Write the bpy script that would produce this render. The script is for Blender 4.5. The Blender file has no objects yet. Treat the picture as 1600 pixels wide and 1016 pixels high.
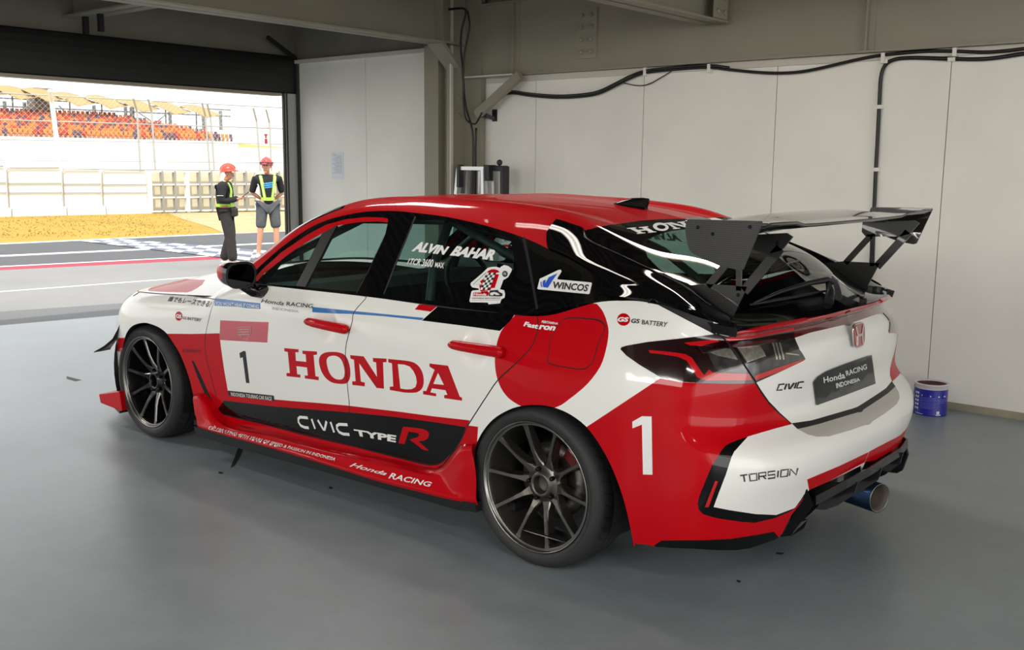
import bpy, bmesh, math, random
import numpy as np
from mathutils import Vector, Matrix
from mathutils.bvhtree import BVHTree
from mathutils.geometry import delaunay_2d_cdt

scene = bpy.context.scene
COL = scene.collection

# ------------------------------------------------------------------ camera
CAM = np.array([-2.29228, 3.73648, 1.50835])
YAW, PITCH, ROLL, FOC = -0.86708, -0.15707, 0.00978, 1578.06
_f = np.array([math.cos(PITCH) * math.cos(YAW), math.cos(PITCH) * math.sin(YAW), math.sin(PITCH)])
_r = np.cross(_f, [0, 0, 1]); _r /= np.linalg.norm(_r)
_u = np.cross(_r, _f)
_c, _s = math.cos(ROLL), math.sin(ROLL)
CR, CU, CF = _c * _r + _s * _u, -_s * _r + _c * _u, _f
camd = bpy.data.cameras.new('camera')
camd.sensor_width = 36.0
camd.lens = 36.0 * FOC / 1600.0
camd.clip_start, camd.clip_end = 0.05, 500
cam = bpy.data.objects.new('camera', camd)
COL.objects.link(cam)
cam.matrix_world = Matrix(((CR[0], CU[0], -CF[0], CAM[0]), (CR[1], CU[1], -CF[1], CAM[1]),
                           (CR[2], CU[2], -CF[2], CAM[2]), (0, 0, 0, 1)))
scene.camera = cam

# ------------------------------------------------------------------ world, sun, exposure
vs = scene.view_settings
vs.view_transform = 'Standard'
vs.look = 'None'
vs.exposure = 0.27
vs.gamma = 1.0
vs.use_curve_mapping = False
world = bpy.data.worlds.new('sky')
scene.world = world
world.use_nodes = True
_wn, _wl = world.node_tree.nodes, world.node_tree.links
_wn.clear()
_out = _wn.new('ShaderNodeOutputWorld')
_bg = _wn.new('ShaderNodeBackground')
_sky = _wn.new('ShaderNodeTexSky')
_sky.sky_type = 'HOSEK_WILKIE'
_sky.turbidity = 6.0
_sky.ground_albedo = 0.5
_sky.sun_direction = (0.35, 0.45, 0.82)
_mx = _wn.new('ShaderNodeMixRGB')
_mx.inputs[0].default_value = 0.85
_mx.inputs[2].default_value = (1.0, 1.0, 1.0, 1)
_wl.new(_sky.outputs[0], _mx.inputs[1])
_wl.new(_mx.outputs[0], _bg.inputs[0])
_bg.inputs[1].default_value = 1.7
_wl.new(_bg.outputs[0], _out.inputs[0])
sund = bpy.data.lights.new('sun', 'SUN')
sund.energy = 3.0
sund.angle = math.radians(0.6)
sund.color = (1.0, 0.95, 0.86)
sun = bpy.data.objects.new('sun', sund)
COL.objects.link(sun)
sun.rotation_euler = Vector((0.42, -0.40, -0.80)).to_track_quat('-Z', 'Y').to_euler()


def area_light(name, loc, size, energy, color=(1, 1, 1), direction=(0, 0, -1)):
    d = bpy.data.lights.new(name, 'AREA')
    d.shape = 'RECTANGLE'
    d.size, d.size_y = size
    d.energy = energy
    d.color = color
    o = bpy.data.objects.new(name, d)
    COL.objects.link(o)
    o.location = loc
    o.rotation_euler = Vector(direction).to_track_quat('-Z', 'Y').to_euler()
    return o


LAMPS = [(0.1, -0.78, 9), (0.95, 0.68, 4), (2.4, 0.05, 9), (0.6, 6.6, 30), (4.9, 2.2, 34), (-2.8, 3.4, 34)]      # ceiling tube fixtures (x, y), tubes run along x
LAMP_Z = 2.62
for _x, _y, LAMP_W in LAMPS:
    area_light('tube_light', (_x, _y, LAMP_Z - 0.06), (1.2, 0.12), LAMP_W, (1.0, 0.975, 0.93))
# added fill light, out of view on the left, brightens the car's side
area_light('added_side_fill', (-0.5, 7.4, 2.7), (6.0, 1.0), 215, (1.0, 0.98, 0.95), (0.05, -0.80, -0.60))
# daylight through the open paddock door behind the camera
area_light('paddock_door_daylight', (-7.4, 2.4, 1.5), (7.0, 2.9), 110, (1.0, 0.96, 0.90), (1, 0, 0))


# ------------------------------------------------------------------ small helpers
def ray(u, w):
    return (u - 800) / FOC * CR - (w - 508) / FOC * CU + CF


def at(u, w, axis, val):
    d = ray(u, w)
    return CAM + d * ((val - CAM[axis]) / d[axis])


def ay(u, w, y): return at(u, w, 1, y)
def ax(u, w, x): return at(u, w, 0, x)
def az(u, w, z): return at(u, w, 2, z)


def pix(P):
    q = (np.atleast_2d(P) - CAM)
    d = q @ CF
    return np.stack([800 + FOC * (q @ CR) / d, 508 - FOC * (q @ CU) / d], 1)


def tag(o, label=None, cat=None, group=None, kind=None):
    if label: o['label'] = label
    if cat: o['category'] = cat
    if group: o['group'] = group
    if kind: o['kind'] = kind
    return o


def empty(name, loc=(0, 0, 0), rz=0.0, parent=None):
    o = bpy.data.objects.new(name, None)
    COL.objects.link(o)
    o.location = loc
    o.rotation_euler = (0, 0, rz)
    if parent: o.parent = parent
    return o


def link(name, me, parent=None):
    o = bpy.data.objects.new(name, me)
    COL.objects.link(o)
    if parent: o.parent = parent
    return o


def copy_tree(o, parent=None):
    c = o.copy()
    COL.objects.link(c)
    if parent: c.parent = parent
    for ch in list(o.children):
        copy_tree(ch, c)
    return c


class MB:
    """collects geometry of one mesh object"""
    def __init__(s):
        s.v, s.f, s.m, s.sm = [], [], [], []

    def add(s, verts, faces, mat=0, smooth=False):
        b = len(s.v)
        s.v += [tuple(map(float, p)) for p in verts]
        s.f += [tuple(b + i for i in f) for f in faces]
        s.m += [mat] * len(faces)
        s.sm += [smooth] * len(faces)
        return s

    def box(s, x0, x1, y0, y1, z0, z1, mat=0):
        x0, x1 = min(x0, x1), max(x0, x1); y0, y1 = min(y0, y1), max(y0, y1); z0, z1 = min(z0, z1), max(z0, z1)
        v = [(x, y, z) for z in (z0, z1) for y in (y0, y1) for x in (x0, x1)]
        return s.add(v, [(0, 2, 3, 1), (4, 5, 7, 6), (0, 1, 5, 4), (2, 6, 7, 3), (0, 4, 6, 2), (1, 3, 7, 5)], mat)

    def prism(s, poly, vec, mat=0, smooth=False):
        """poly: 3D points of a planar polygon, swept by vec"""
        n = len(poly)
        P = [Vector(p) for p in poly]; V = Vector(vec)
        s.add([tuple(p) for p in P] + [tuple(p + V) for p in P],
              [tuple(range(n))[::-1], tuple(range(n, 2 * n))], mat)
        b = len(s.v) - 2 * n
        for i in range(n):
            j = (i + 1) % n
            s.f.append((b + i, b + j, b + n + j, b + n + i)); s.m.append(mat); s.sm.append(smooth)
        return s

    def beam(s, a, b, w, h, mat=0, up=(0, 0, 1)):
        """square bar from a to b"""
        a, b = Vector(a), Vector(b)
        d = (b - a).normalized()
        r = d.cross(Vector(up))
        if r.length < 1e-4: r = d.cross(Vector((1, 0, 0)))
        r.normalize(); u = r.cross(d)
        q = [a + r * (sx * w / 2) + u * (sy * h / 2) for sx, sy in ((-1, -1), (1, -1), (1, 1), (-1, 1))]
        return s.prism(q, b - a, mat)

    def tube(s, pts, rad, seg=8, mat=0, caps=True, smooth=True):
        pts = [Vector(p) for p in pts]
        n = len(pts)
        rads = rad if isinstance(rad, (list, tuple)) else [rad] * n
        t0 = (pts[1] - pts[0]).normalized()
        ref = t0.cross(Vector((0, 0, 1)))
        if ref.length < 1e-3: ref = t0.cross(Vector((1, 0, 0)))
        ref.normalize()
        V = []
        for i, p in enumerate(pts):
            t = (pts[min(i + 1, n - 1)] - pts[max(i - 1, 0)]).normalized()
            ref = (ref - t * ref.dot(t)).normalized()
            bi = t.cross(ref)
            for k in range(seg):
                a = 2 * math.pi * k / seg
                V.append(p + (ref * math.cos(a) + bi * math.sin(a)) * rads[i])
        F = []
        for i in range(n - 1):
            for k in range(seg):
                k2 = (k + 1) % seg
                F.append((i * seg + k, i * seg + k2, (i + 1) * seg + k2, (i + 1) * seg + k))
        s.add(V, F, mat, smooth)
        if caps:
            b = len(s.v) - len(V)
            s.f.append(tuple(b + k for k in range(seg))[::-1]); s.m.append(mat); s.sm.append(False)
            s.f.append(tuple(b + (n - 1) * seg + k for k in range(seg))); s.m.append(mat); s.sm.append(False)
        return s

    def lathe(s, prof, seg=48, axis='y', c=(0, 0, 0), mat=0, smooth=True, mats=None, closed=False):
        """prof: (radius, along) points spun about an axis"""
        n = len(prof)
        V = []
        for r, a in prof:
            for k in range(seg):
                t = 2 * math.pi * k / seg
                u, w = r * math.cos(t), r * math.sin(t)
                V.append((c[0] + u, c[1] + a, c[2] + w) if axis == 'y' else
                         ((c[0] + u, c[1] + w, c[2] + a) if axis == 'z' else (c[0] + a, c[1] + u, c[2] + w)))
        b = len(s.v)
        s.v += V
        for i in range(n if closed else n - 1):
            for k in range(seg):
                k2 = (k + 1) % seg; i2 = (i + 1) % n
                s.f.append((b + i * seg + k, b + i2 * seg + k, b + i2 * seg + k2, b + i * seg + k2))
                s.m.append(mats[i] if mats else mat); s.sm.append(smooth)
        return s

    def disc(s, r, along, seg=32, axis='y', c=(0, 0, 0), mat=0):
        V = []
        for k in range(seg):
            t = 2 * math.pi * k / seg
            u, w = r * math.cos(t), r * math.sin(t)
            V.append((c[0] + u, c[1] + along, c[2] + w) if axis == 'y' else
                     ((c[0] + u, c[1] + w, c[2] + along) if axis == 'z' else (c[0] + along, c[1] + u, c[2] + w)))
        return s.add(V, [tuple(range(seg))], mat)

    def cyl(s, a, b, r, seg=12, mat=0):
        return s.tube([a, b], r, seg, mat)

    def build(s, name, mats, parent=None, bevel=0.0, autosmooth=None, recalc=True, solid=None, bevel_seg=2):
        me = bpy.data.meshes.new(name)
        me.from_pydata(s.v, [], s.f)
        mats = mats if isinstance(mats, (list, tuple)) else [mats]
        for m in mats: me.materials.append(m)
        me.polygons.foreach_set('material_index', s.m)
        me.polygons.foreach_set('use_smooth', s.sm)
        if recalc:
            bm = bmesh.new(); bm.from_mesh(me)
            bmesh.ops.recalc_face_normals(bm, faces=bm.faces)
            bm.to_mesh(me); bm.free()
        me.update()
        o = link(name, me, parent)
        if bevel:
            md = o.modifiers.new('bevel', 'BEVEL'); md.width = bevel; md.segments = bevel_seg; md.limit_method = 'ANGLE'
            md.angle_limit = math.radians(40)
        if solid:
            md = o.modifiers.new('solid', 'SOLIDIFY'); md.thickness = solid; md.offset = 0
        return o


# ------------------------------------------------------------------ materials
MATS = {}


def nodes_of(m):
    m.use_nodes = True
    return m.node_tree.nodes, m.node_tree.links


def srgb(c):
    return tuple((x / 12.92 if x <= 0.04045 else ((x + 0.055) / 1.055) ** 2.4) for x in [q / 255 for q in c]) + (1,)


def mat(name, rgb, rough=0.5, metal=0.0, coat=0.0, spec=0.5, noise=None, bump=None, emit=None, coat_rough=0.03):
    """rgb in 0-255 sRGB; noise=(scale, amount, detail): slow mottling of the colour; bump=(scale, strength)"""
    if name in MATS: return MATS[name]
    m = bpy.data.materials.new(name)
    n, l = nodes_of(m)
    b = n['Principled BSDF']
    b.inputs['Base Color'].default_value = srgb(rgb)
    b.inputs['Roughness'].default_value = rough
    b.inputs['Metallic'].default_value = metal
    b.inputs['Specular IOR Level'].default_value = spec
    b.inputs['Coat Weight'].default_value = coat
    b.inputs['Coat Roughness'].default_value = coat_rough
    if emit:
        b.inputs['Emission Color'].default_value = srgb(emit[0]); b.inputs['Emission Strength'].default_value = emit[1]
    if noise or bump:
        tc = n.new('ShaderNodeTexCoord')
    if noise:
        t = n.new('ShaderNodeTexNoise'); t.inputs['Scale'].default_value = noise[0]
        t.inputs['Detail'].default_value = noise[2] if len(noise) > 2 else 4
        l.new(tc.outputs['Object'], t.inputs['Vector'])
        mr = n.new('ShaderNodeMapRange')
        mr.inputs['From Min'].default_value = 0.3; mr.inputs['From Max'].default_value = 0.7
        mr.inputs['To Min'].default_value = 1 - noise[1]; mr.inputs['To Max'].default_value = 1 + noise[1]
        l.new(t.outputs['Fac'], mr.inputs['Value'])
        mx = n.new('ShaderNodeMixRGB'); mx.blend_type = 'MULTIPLY'; mx.inputs[0].default_value = 1
        mx.inputs[1].default_value = srgb(rgb)
        l.new(mr.outputs[0], mx.inputs[2])
        l.new(mx.outputs[0], b.inputs['Base Color'])
    if bump:
        t2 = n.new('ShaderNodeTexNoise'); t2.inputs['Scale'].default_value = bump[0]; t2.inputs['Detail'].default_value = 6
        l.new(tc.outputs['Object'], t2.inputs['Vector'])
        bp = n.new('ShaderNodeBump'); bp.inputs['Strength'].default_value = bump[1]; bp.inputs['Distance'].default_value = 0.01
        l.new(t2.outputs['Fac'], bp.inputs['Height'])
        l.new(bp.outputs['Normal'], b.inputs['Normal'])
    MATS[name] = m
    return m


def glass(name, tint, refl=1.0):
    if name in MATS: return MATS[name]
    m = bpy.data.materials.new(name)
    n, l = nodes_of(m)
    n.remove(n['Principled BSDF'])
    o = n['Material Output']
    tr = n.new('ShaderNodeBsdfTransparent'); tr.inputs[0].default_value = tuple(tint) + (1,)
    gl = n.new('ShaderNodeBsdfGlossy'); gl.inputs['Roughness'].default_value = 0.01
    lw = n.new('ShaderNodeLayerWeight'); lw.inputs[0].default_value = 0.5          # two-sided Schlick reflectance
    pw = n.new('ShaderNodeMath'); pw.operation = 'POWER'; pw.inputs[1].default_value = 5.0
    fr = n.new('ShaderNodeMath'); fr.operation = 'MULTIPLY_ADD'; fr.inputs[1].default_value = 0.93; fr.inputs[2].default_value = 0.07
    l.new(lw.outputs['Facing'], pw.inputs[0]); l.new(pw.outputs[0], fr.inputs[0])
    mu = n.new('ShaderNodeMath'); mu.operation = 'MULTIPLY'; mu.inputs[1].default_value = refl
    mx = n.new('ShaderNodeMixShader')
    l.new(fr.outputs[0], mu.inputs[0]); l.new(mu.outputs[0], mx.inputs[0])
    l.new(tr.outputs[0], mx.inputs[1]); l.new(gl.outputs[0], mx.inputs[2]); l.new(mx.outputs[0], o.inputs[0])
    MATS[name] = m
    return m


M_WHITE = mat('white_wrap', (234, 233, 228), 0.35, coat=0.6, coat_rough=0.05)
M_RED = mat('red_paint', (184, 0, 16), 0.5, coat=0.42, spec=.04)
M_BLACK = mat('gloss_black', (7, 7, 9), 0.5, coat=.8, spec=.0)
M_SATIN = mat('satin_black', (17, 17, 18), 0.5)
M_GAP = mat('shut_gap_black', (6, 6, 7), 0.9)
M_BLUE = mat('sticker_blue', (38, 110, 180), 0.35, coat=0.5)
M_INK = mat('sticker_black', (22, 22, 26), 0.45)
M_STICK = mat('sticker_white', (232, 232, 230), 0.4)
M_RUBBER = mat('trim_rubber', (14, 14, 15), 0.6)
M_TRIM = mat('cabin_black', (13, 14, 15), 0.7)
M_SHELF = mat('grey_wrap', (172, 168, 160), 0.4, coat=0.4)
# ------------------------------------------------------------------ smooth panel surfaces of the car
class Surf:
    """bicubic surface through a control net [columns][rows]"""
    def __init__(s, net, nsub=(10, 8), dents=()):
        s.C = np.array(net, float)
        s.dents = dents
        nu, nv, _ = s.C.shape
        du = np.linalg.norm(np.diff(s.C, axis=0), axis=2).mean(1)
        dv = np.linalg.norm(np.diff(s.C, axis=1), axis=2).mean(0)
        s.uk = np.concatenate([[0], np.cumsum(np.maximum(du, 1e-3))])
        s.vk = np.concatenate([[0], np.cumsum(np.maximum(dv, 1e-3))])
        s.U, s.V = s.uk[-1], s.vk[-1]
        s.gu = np.concatenate([np.linspace(s.uk[i], s.uk[i + 1], nsub[0], endpoint=False) for i in range(nu - 1)] + [[s.U]])
        s.gv = np.concatenate([np.linspace(s.vk[i], s.vk[i + 1], nsub[1], endpoint=False) for i in range(nv - 1)] + [[s.V]])
        A, B = np.meshgrid(s.gu, s.gv, indexing='ij')
        s.G = s.ev(A.ravel(), B.ravel()).reshape(len(s.gu), len(s.gv), 3)
        n, m = len(s.gu), len(s.gv)
        idx = np.arange(n * m).reshape(n, m)
        q = np.stack([idx[:-1, :-1], idx[1:, :-1], idx[1:, 1:], idx[:-1, 1:]], -1).reshape(-1, 4)
        s.quads = q
        s.rim = np.unique(np.concatenate([idx[0], idx[-1], idx[:, 0], idx[:, -1]]))
        s.bvh = BVHTree.FromPolygons([Vector(p) for p in s.G.reshape(-1, 3)], [tuple(map(int, f)) for f in q])

    @staticmethod
    def _basis(k, t):
        """non-uniform Catmull-Rom: sparse weights (4 indices, 4 weights)"""
        n = len(k)
        i = np.clip(np.searchsorted(k, t, side='right') - 1, 0, n - 2)
        h = k[i + 1] - k[i]
        x = np.clip((t - k[i]) / h, 0, 1)
        h00 = 2 * x**3 - 3 * x**2 + 1; h10 = x**3 - 2 * x**2 + x
        h01 = -2 * x**3 + 3 * x**2; h11 = x**3 - x**2
        W = np.zeros((len(t), n))
        r = np.arange(len(t))
        W[r, i] += h00; W[r, i + 1] += h01

        def tang(j, coef):
            jm, jp = np.maximum(j - 1, 0), np.minimum(j + 1, n - 1)
            hm, hp = k[j] - k[jm], k[jp] - k[j]
            inner = (j > 0) & (j < n - 1)
            a = np.where(inner, hp / np.where(hm + hp == 0, 1, hm + hp), np.where(j > 0, 1.0, 0.0))   # weight of the backward slope
            hm2, hp2 = np.where(hm == 0, 1, hm), np.where(hp == 0, 1, hp)
            cm = coef * a / hm2; cp = coef * (1 - a) / hp2
            np.add.at(W, (r, jm), -cm); np.add.at(W, (r, j), cm - cp); np.add.at(W, (r, jp), cp)
        tang(i, h10 * h); tang(i + 1, h11 * h)
        return W

    def ev(s, u, v):
        Wu, Wv = s._basis(s.uk, np.asarray(u, float)), s._basis(s.vk, np.asarray(v, float))
        X = np.einsum('ti,tj,ijk->tk', Wu, Wv, s.C, optimize=True)
        for c, R, d in s.dents:                                  # finger cups behind the door handles
            X[:, 1] -= d * np.exp(-(((X[:, 0] - c[0]) ** 2 + (X[:, 2] - c[2]) ** 2) / R ** 2) ** 2)
        return X

    def nrm(s, u, v):
        e = 2e-3
        u, v = np.asarray(u, float), np.asarray(v, float)
        du = s.ev(np.minimum(u + e, s.U), v) - s.ev(np.maximum(u - e, 0), v)
        dv = s.ev(u, np.minimum(v + e, s.V)) - s.ev(u, np.maximum(v - e, 0))
        n = np.cross(du, dv)
        n /= np.linalg.norm(n, axis=1)[:, None] + 1e-12
        return n

    def uv(s, px, mir=False):
        """picture points -> surface parameters, by casting the camera's rays on the surface (mir: on its mirrored twin)"""
        px = np.atleast_2d(px)
        m = len(s.gv)
        out = []
        fl = np.array([1, -1 if mir else 1, 1])
        scr = pix(s.G.reshape(-1, 3) * fl)
        for a, b in px:
            d = Vector(ray(a, b) * fl).normalized()
            hit = s.bvh.ray_cast(Vector(CAM * fl), d)
            if hit[0] is None:
                k = int(s.rim[np.argmin(((scr[s.rim] - (a, b)) ** 2).sum(1))])
                out.append((s.gu[k // m], s.gv[k % m]))
                continue
            q = s.quads[hit[2]]
            i, j = q[0] // m, q[0] % m
            P = s.G.reshape(-1, 3)[q]
            p = np.array(hit[0])
            x, y = 0.5, 0.5
            for _ in range(6):
                F = (1 - x) * (1 - y) * P[0] + x * (1 - y) * P[1] + x * y * P[2] + (1 - x) * y * P[3] - p
                Fx = (1 - y) * (P[1] - P[0]) + y * (P[2] - P[3])
                Fy = (1 - x) * (P[3] - P[0]) + x * (P[2] - P[1])
                J = np.stack([Fx, Fy], 1)
                st = np.linalg.lstsq(J, -F, rcond=None)[0]
                x += st[0]; y += st[1]
            x, y = np.clip(x, 0, 1), np.clip(y, 0, 1)
            out.append((s.gu[i] + x * (s.gu[i + 1] - s.gu[i]), s.gv[j] + y * (s.gv[j + 1] - s.gv[j])))
        return np.array(out)


def crop(ox, oy, pts, k=5.0):
    return [(ox + a / k, oy + b / k) for a, b in pts]


def spl(pts, closed=False, n=5):
    """smooth curve through picture points"""
    p = np.array(pts, float)
    N = len(p)
    out = []
    for i in range(N if closed else N - 1):
        p1, p2 = p[i], p[(i + 1) % N]
        p0 = p[i - 1] if (closed or i > 0) else p1
        p3 = p[(i + 2) % N] if (closed or i + 2 < N) else p2
        for t in np.linspace(0, 1, n, endpoint=False):
            out.append(0.5 * ((2 * p1) + (-p0 + p2) * t + (2 * p0 - 5 * p1 + 4 * p2 - p3) * t**2 + (-p0 + 3 * p1 - 3 * p2 + p3) * t**3))
    if not closed: out.append(p[-1])
    return [tuple(q) for q in out]


def dens(pts, step=9.0, closed=True):
    p = [np.array(q, float) for q in pts]
    out = []
    for i in range(len(p) if closed else len(p) - 1):
        a, b = p[i], p[(i + 1) % len(p)]
        n = max(1, int(np.linalg.norm(b - a) / step))
        out += [tuple(a + (b - a) * t / n) for t in range(n)]
    if not closed: out.append(tuple(p[-1]))
    return out


def strip(uv, w):
    """polyline in parameter space -> thin closed strip of width w"""
    p = np.array(uv, float)
    keep = [0] + [i for i in range(1, len(p)) if np.linalg.norm(p[i] - p[i - 1]) > 1e-5]
    p = p[keep]
    t = np.gradient(p, axis=0)
    t /= np.linalg.norm(t, axis=1)[:, None] + 1e-12
    n = np.stack([-t[:, 1], t[:, 0]], 1) * w / 2
    return np.concatenate([p + n, (p - n)[::-1]])


def inside(pts, poly):
    x, y = pts[:, 0], pts[:, 1]
    r = np.zeros(len(pts), bool)
    x0, y0 = poly[:, 0].min(), poly[:, 1].min(); x1, y1 = poly[:, 0].max(), poly[:, 1].max()
    c = (x >= x0) & (x <= x1) & (y >= y0) & (y <= y1)
    if not c.any(): return r
    xs, ys = x[c], y[c]
    rr = np.zeros(len(xs), bool)
    a = poly; b = np.roll(poly, -1, 0)
    for (ax_, ay_), (bx_, by_) in zip(a, b):
        if ay_ == by_: continue
        k = ((ay_ > ys) != (by_ > ys)) & (xs < (bx_ - ax_) * (ys - ay_) / (by_ - ay_) + ax_)
        rr ^= k
    r[c] = rr
    return r


def fine(p, d=.018):
    """no long straight edges: they would cut under a curved surface"""
    out = []
    for a, b in zip(p, np.roll(p, -1, 0)):
        n = max(1, int(np.ceil(np.linalg.norm(b - a) / d)))
        out += [a + (b - a) * t / n for t in range(n)]
    return np.array(out)


class Panels:
    """one surface cut exactly along every outline, then dealt out to parts and paints"""
    def __init__(s, surf, step):
        s.S, s.step, s.R = surf, step, []

    def px(s, pts, part=None, paint=None, side=0, step=9.0, mir=False):
        s.R.append((fine(s.S.uv(dens(pts, step), mir)), part, paint, -1 if mir else side))

    def par(s, uv, part=None, paint=None, side=0):
        s.R.append((fine(np.array(uv, float)), part, paint, side))

    def line(s, pts, w=0.004, paint='gap', side=0, part=None, step=9.0):
        s.R.append((strip(s.S.uv(dens(pts, step, False)), w), part, paint, side))

    def lineuv(s, uv, w=0.004, paint='gap', side=0, part=None):
        s.R.append((strip(uv, w), part, paint, side))

    def cut(s):
        S = s.S
        nu, nv = int(S.U / s.step) + 1, int(S.V / s.step) + 1
        A, B = np.meshgrid(np.linspace(0, S.U, nu), np.linspace(0, S.V, nv), indexing='ij')
        V = [tuple(p) for p in np.stack([A.ravel(), B.ravel()], 1)]
        E = []
        idx = np.arange(nu * nv).reshape(nu, nv)
        for ring in (idx[:, 0], idx[:, -1], idx[0, :], idx[-1, :]):
            E += [(int(a), int(b)) for a, b in zip(ring[:-1], ring[1:])]
        for poly, *_ in s.R:
            poly = np.clip(poly, 0, [S.U, S.V])
            b = len(V)
            V += [tuple(p) for p in poly]
            n = len(poly)
            E += [(b + i, b + (i + 1) % n) for i in range(n)]
        res = delaunay_2d_cdt([Vector(p) for p in V], E, [], 0, 1e-5)
        s.P = np.array([tuple(p) for p in res[0]])
        s.T = np.array([tuple(f) for f in res[2] if len(f) == 3], int)
        a, b, c = s.P[s.T[:, 0]], s.P[s.T[:, 1]], s.P[s.T[:, 2]]
        ar = (b[:, 0] - a[:, 0]) * (c[:, 1] - a[:, 1]) - (b[:, 1] - a[:, 1]) * (c[:, 0] - a[:, 0])
        s.T = s.T[np.abs(ar) > 1e-10]
        s.cen = s.P[s.T].mean(1)
        s.X = S.ev(s.P[:, 0], s.P[:, 1])
        s.N = S.nrm(s.P[:, 0], s.P[:, 1])
        s.ins = [inside(s.cen, np.clip(r[0], 0, [S.U, S.V])) for r in s.R]

    def deal(s, side, part0, paint0):
        """side +1 as seen, -1 the mirrored half; regions with side != 0 only count on that half"""
        n = len(s.T)
        part = np.array([None] * n, object); paint = np.array([None] * n, object)
        for (poly, pt, pn, sd), c in zip(s.R, s.ins):
            if sd and sd != side: continue
            if pt is not None:
                k = c & np.equal(part, None); part[k] = pt
            if pn is not None:
                k = c & np.equal(paint, None); paint[k] = pn
        part[np.equal(part, None)] = part0
        paint[np.equal(paint, None)] = paint0
        return part, paint


PAINT = {}


class PartMesh:
    """gathers triangles with their exact surface normals"""
    def __init__(s): s.X, s.N, s.T, s.M, s.names = [], [], [], [], []

    def take(s, pan, mask, paint, side, lift=0.0, rim=0.0):
        T = pan.T[mask]
        if not len(T): return
        used, inv = np.unique(T, return_inverse=True)
        inv = inv.reshape(-1, 3)
        X, N = pan.X[used].copy(), pan.N[used].copy()
        b = sum(len(x) for x in s.X)
        pm = paint[mask]
        flip = False
        if lift: X0 = X - N * rim; X = X + N * lift
        if side < 0:
            X[:, 1] *= -1; N[:, 1] *= -1
            flip = True
        T2 = inv[:, ::-1] if flip else inv
        # wind every face along its normal
        fn = np.cross(X[T2[:, 1]] - X[T2[:, 0]], X[T2[:, 2]] - X[T2[:, 0]])
        bad = (fn * N[T2[:, 0]]).sum(1) < 0
        T2 = T2.copy(); T2[bad] = T2[bad][:, ::-1]
        s.X.append(X); s.N.append(N)
        s.T += [tuple(int(b + i) for i in t) for t in T2]
        for p in pm:
            if p not in s.names: s.names.append(p)
            s.M.append(s.names.index(p))
        if lift:
            if side < 0: X0[:, 1] *= -1
            cnt = {}
            for t, m in zip(T2, pm):
                for i in range(3):
                    a, c = int(t[i]), int(t[(i + 1) % 3])
                    cnt[(a, c)] = m
            rimv, bb = [], b + len(X)
            for (a, c), m in list(cnt.items()):
                if (c, a) in cnt: continue
                k = bb + len(rimv)
                e = X[c] - X[a]
                rn = np.cross(e, N[a]); rn /= np.linalg.norm(rn) + 1e-12
                rimv += [X[a], X[c], X0[c], X0[a]]
                s.T.append((k, k + 3, k + 2, k + 1)); s.M.append(s.names.index(m))
                s.N.append(np.array([rn] * 4))
            if rimv: s.X.append(np.array(rimv))
            # N must stay in step with X
            if rimv:
                rn_all = s.N[-(len(rimv) // 4):]
                s.N = s.N[:-(len(rimv) // 4)] + [np.concatenate(rn_all)]

    def raw(s, X, N, T, paint):
        b = sum(len(x) for x in s.X)
        s.X.append(np.array(X, float)); s.N.append(np.array(N, float))
        if paint not in s.names: s.names.append(paint)
        s.T += [tuple(int(b + i) for i in t) for t in T]
        s.M += [s.names.index(paint)] * len(T)

    def lip(s, pan, part, keep_mask, vec, paint, side):
        """turn the edge of an opening inwards"""
        hole = np.equal(part, 'HOLE')
        E = {}
        for t in pan.T[hole]:
            for i in range(3): E[(int(t[i]), int(t[(i + 1) % 3]))] = 1; E[(int(t[(i + 1) % 3]), int(t[i]))] = 1
        X, N, T = [], [], []
        fl = np.array([1, side, 1])
        cen = pan.X[pan.T[hole]].mean((0, 1))
        for t in pan.T[keep_mask]:
            for i in range(3):
                a, c = int(t[i]), int(t[(i + 1) % 3])
                if (a, c) in E:
                    p, q = pan.X[a] * fl, pan.X[c] * fl
                    v = np.array(vec) * fl
                    n = np.cross(q - p, v); n /= np.linalg.norm(n) + 1e-12
                    k = len(X)
                    X += [p, q, q + v, p + v]; N += [n] * 4; T.append((k, k + 1, k + 2, k + 3))
        if X: s.raw(X, N, T, paint)

    def build(s, name, parent, extra=None):
        X = np.concatenate(s.X); N = np.concatenate(s.N)
        me = bpy.data.meshes.new(name)
        me.from_pydata(X.tolist(), [], s.T)
        for p in s.names: me.materials.append(PAINT[p])
        me.polygons.foreach_set('material_index', s.M)
        me.polygons.foreach_set('use_smooth', [True] * len(me.polygons))
        me.update()
        me.normals_split_custom_set_from_vertices(N.tolist())
        return link(name, me, parent)


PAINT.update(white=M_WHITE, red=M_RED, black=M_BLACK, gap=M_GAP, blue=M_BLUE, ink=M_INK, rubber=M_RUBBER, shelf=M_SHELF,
             stick=M_STICK, satin=M_SATIN)
# ------------------------------------------------------------------ the car's control nets (metres; x forward from the rear axle, y left, z up)
def super_cols(rows, xs, thetas):
    out = []
    for th in thetas:
        col = []
        for (w, xc, n) in rows:
            sn, cs = math.sin(math.radians(th)), math.cos(math.radians(th))
            col.append((xs + (xc - xs) * sn ** (2 / n), w * max(cs, 0) ** (2 / n)))
        out.append(col)
    return out


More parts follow.
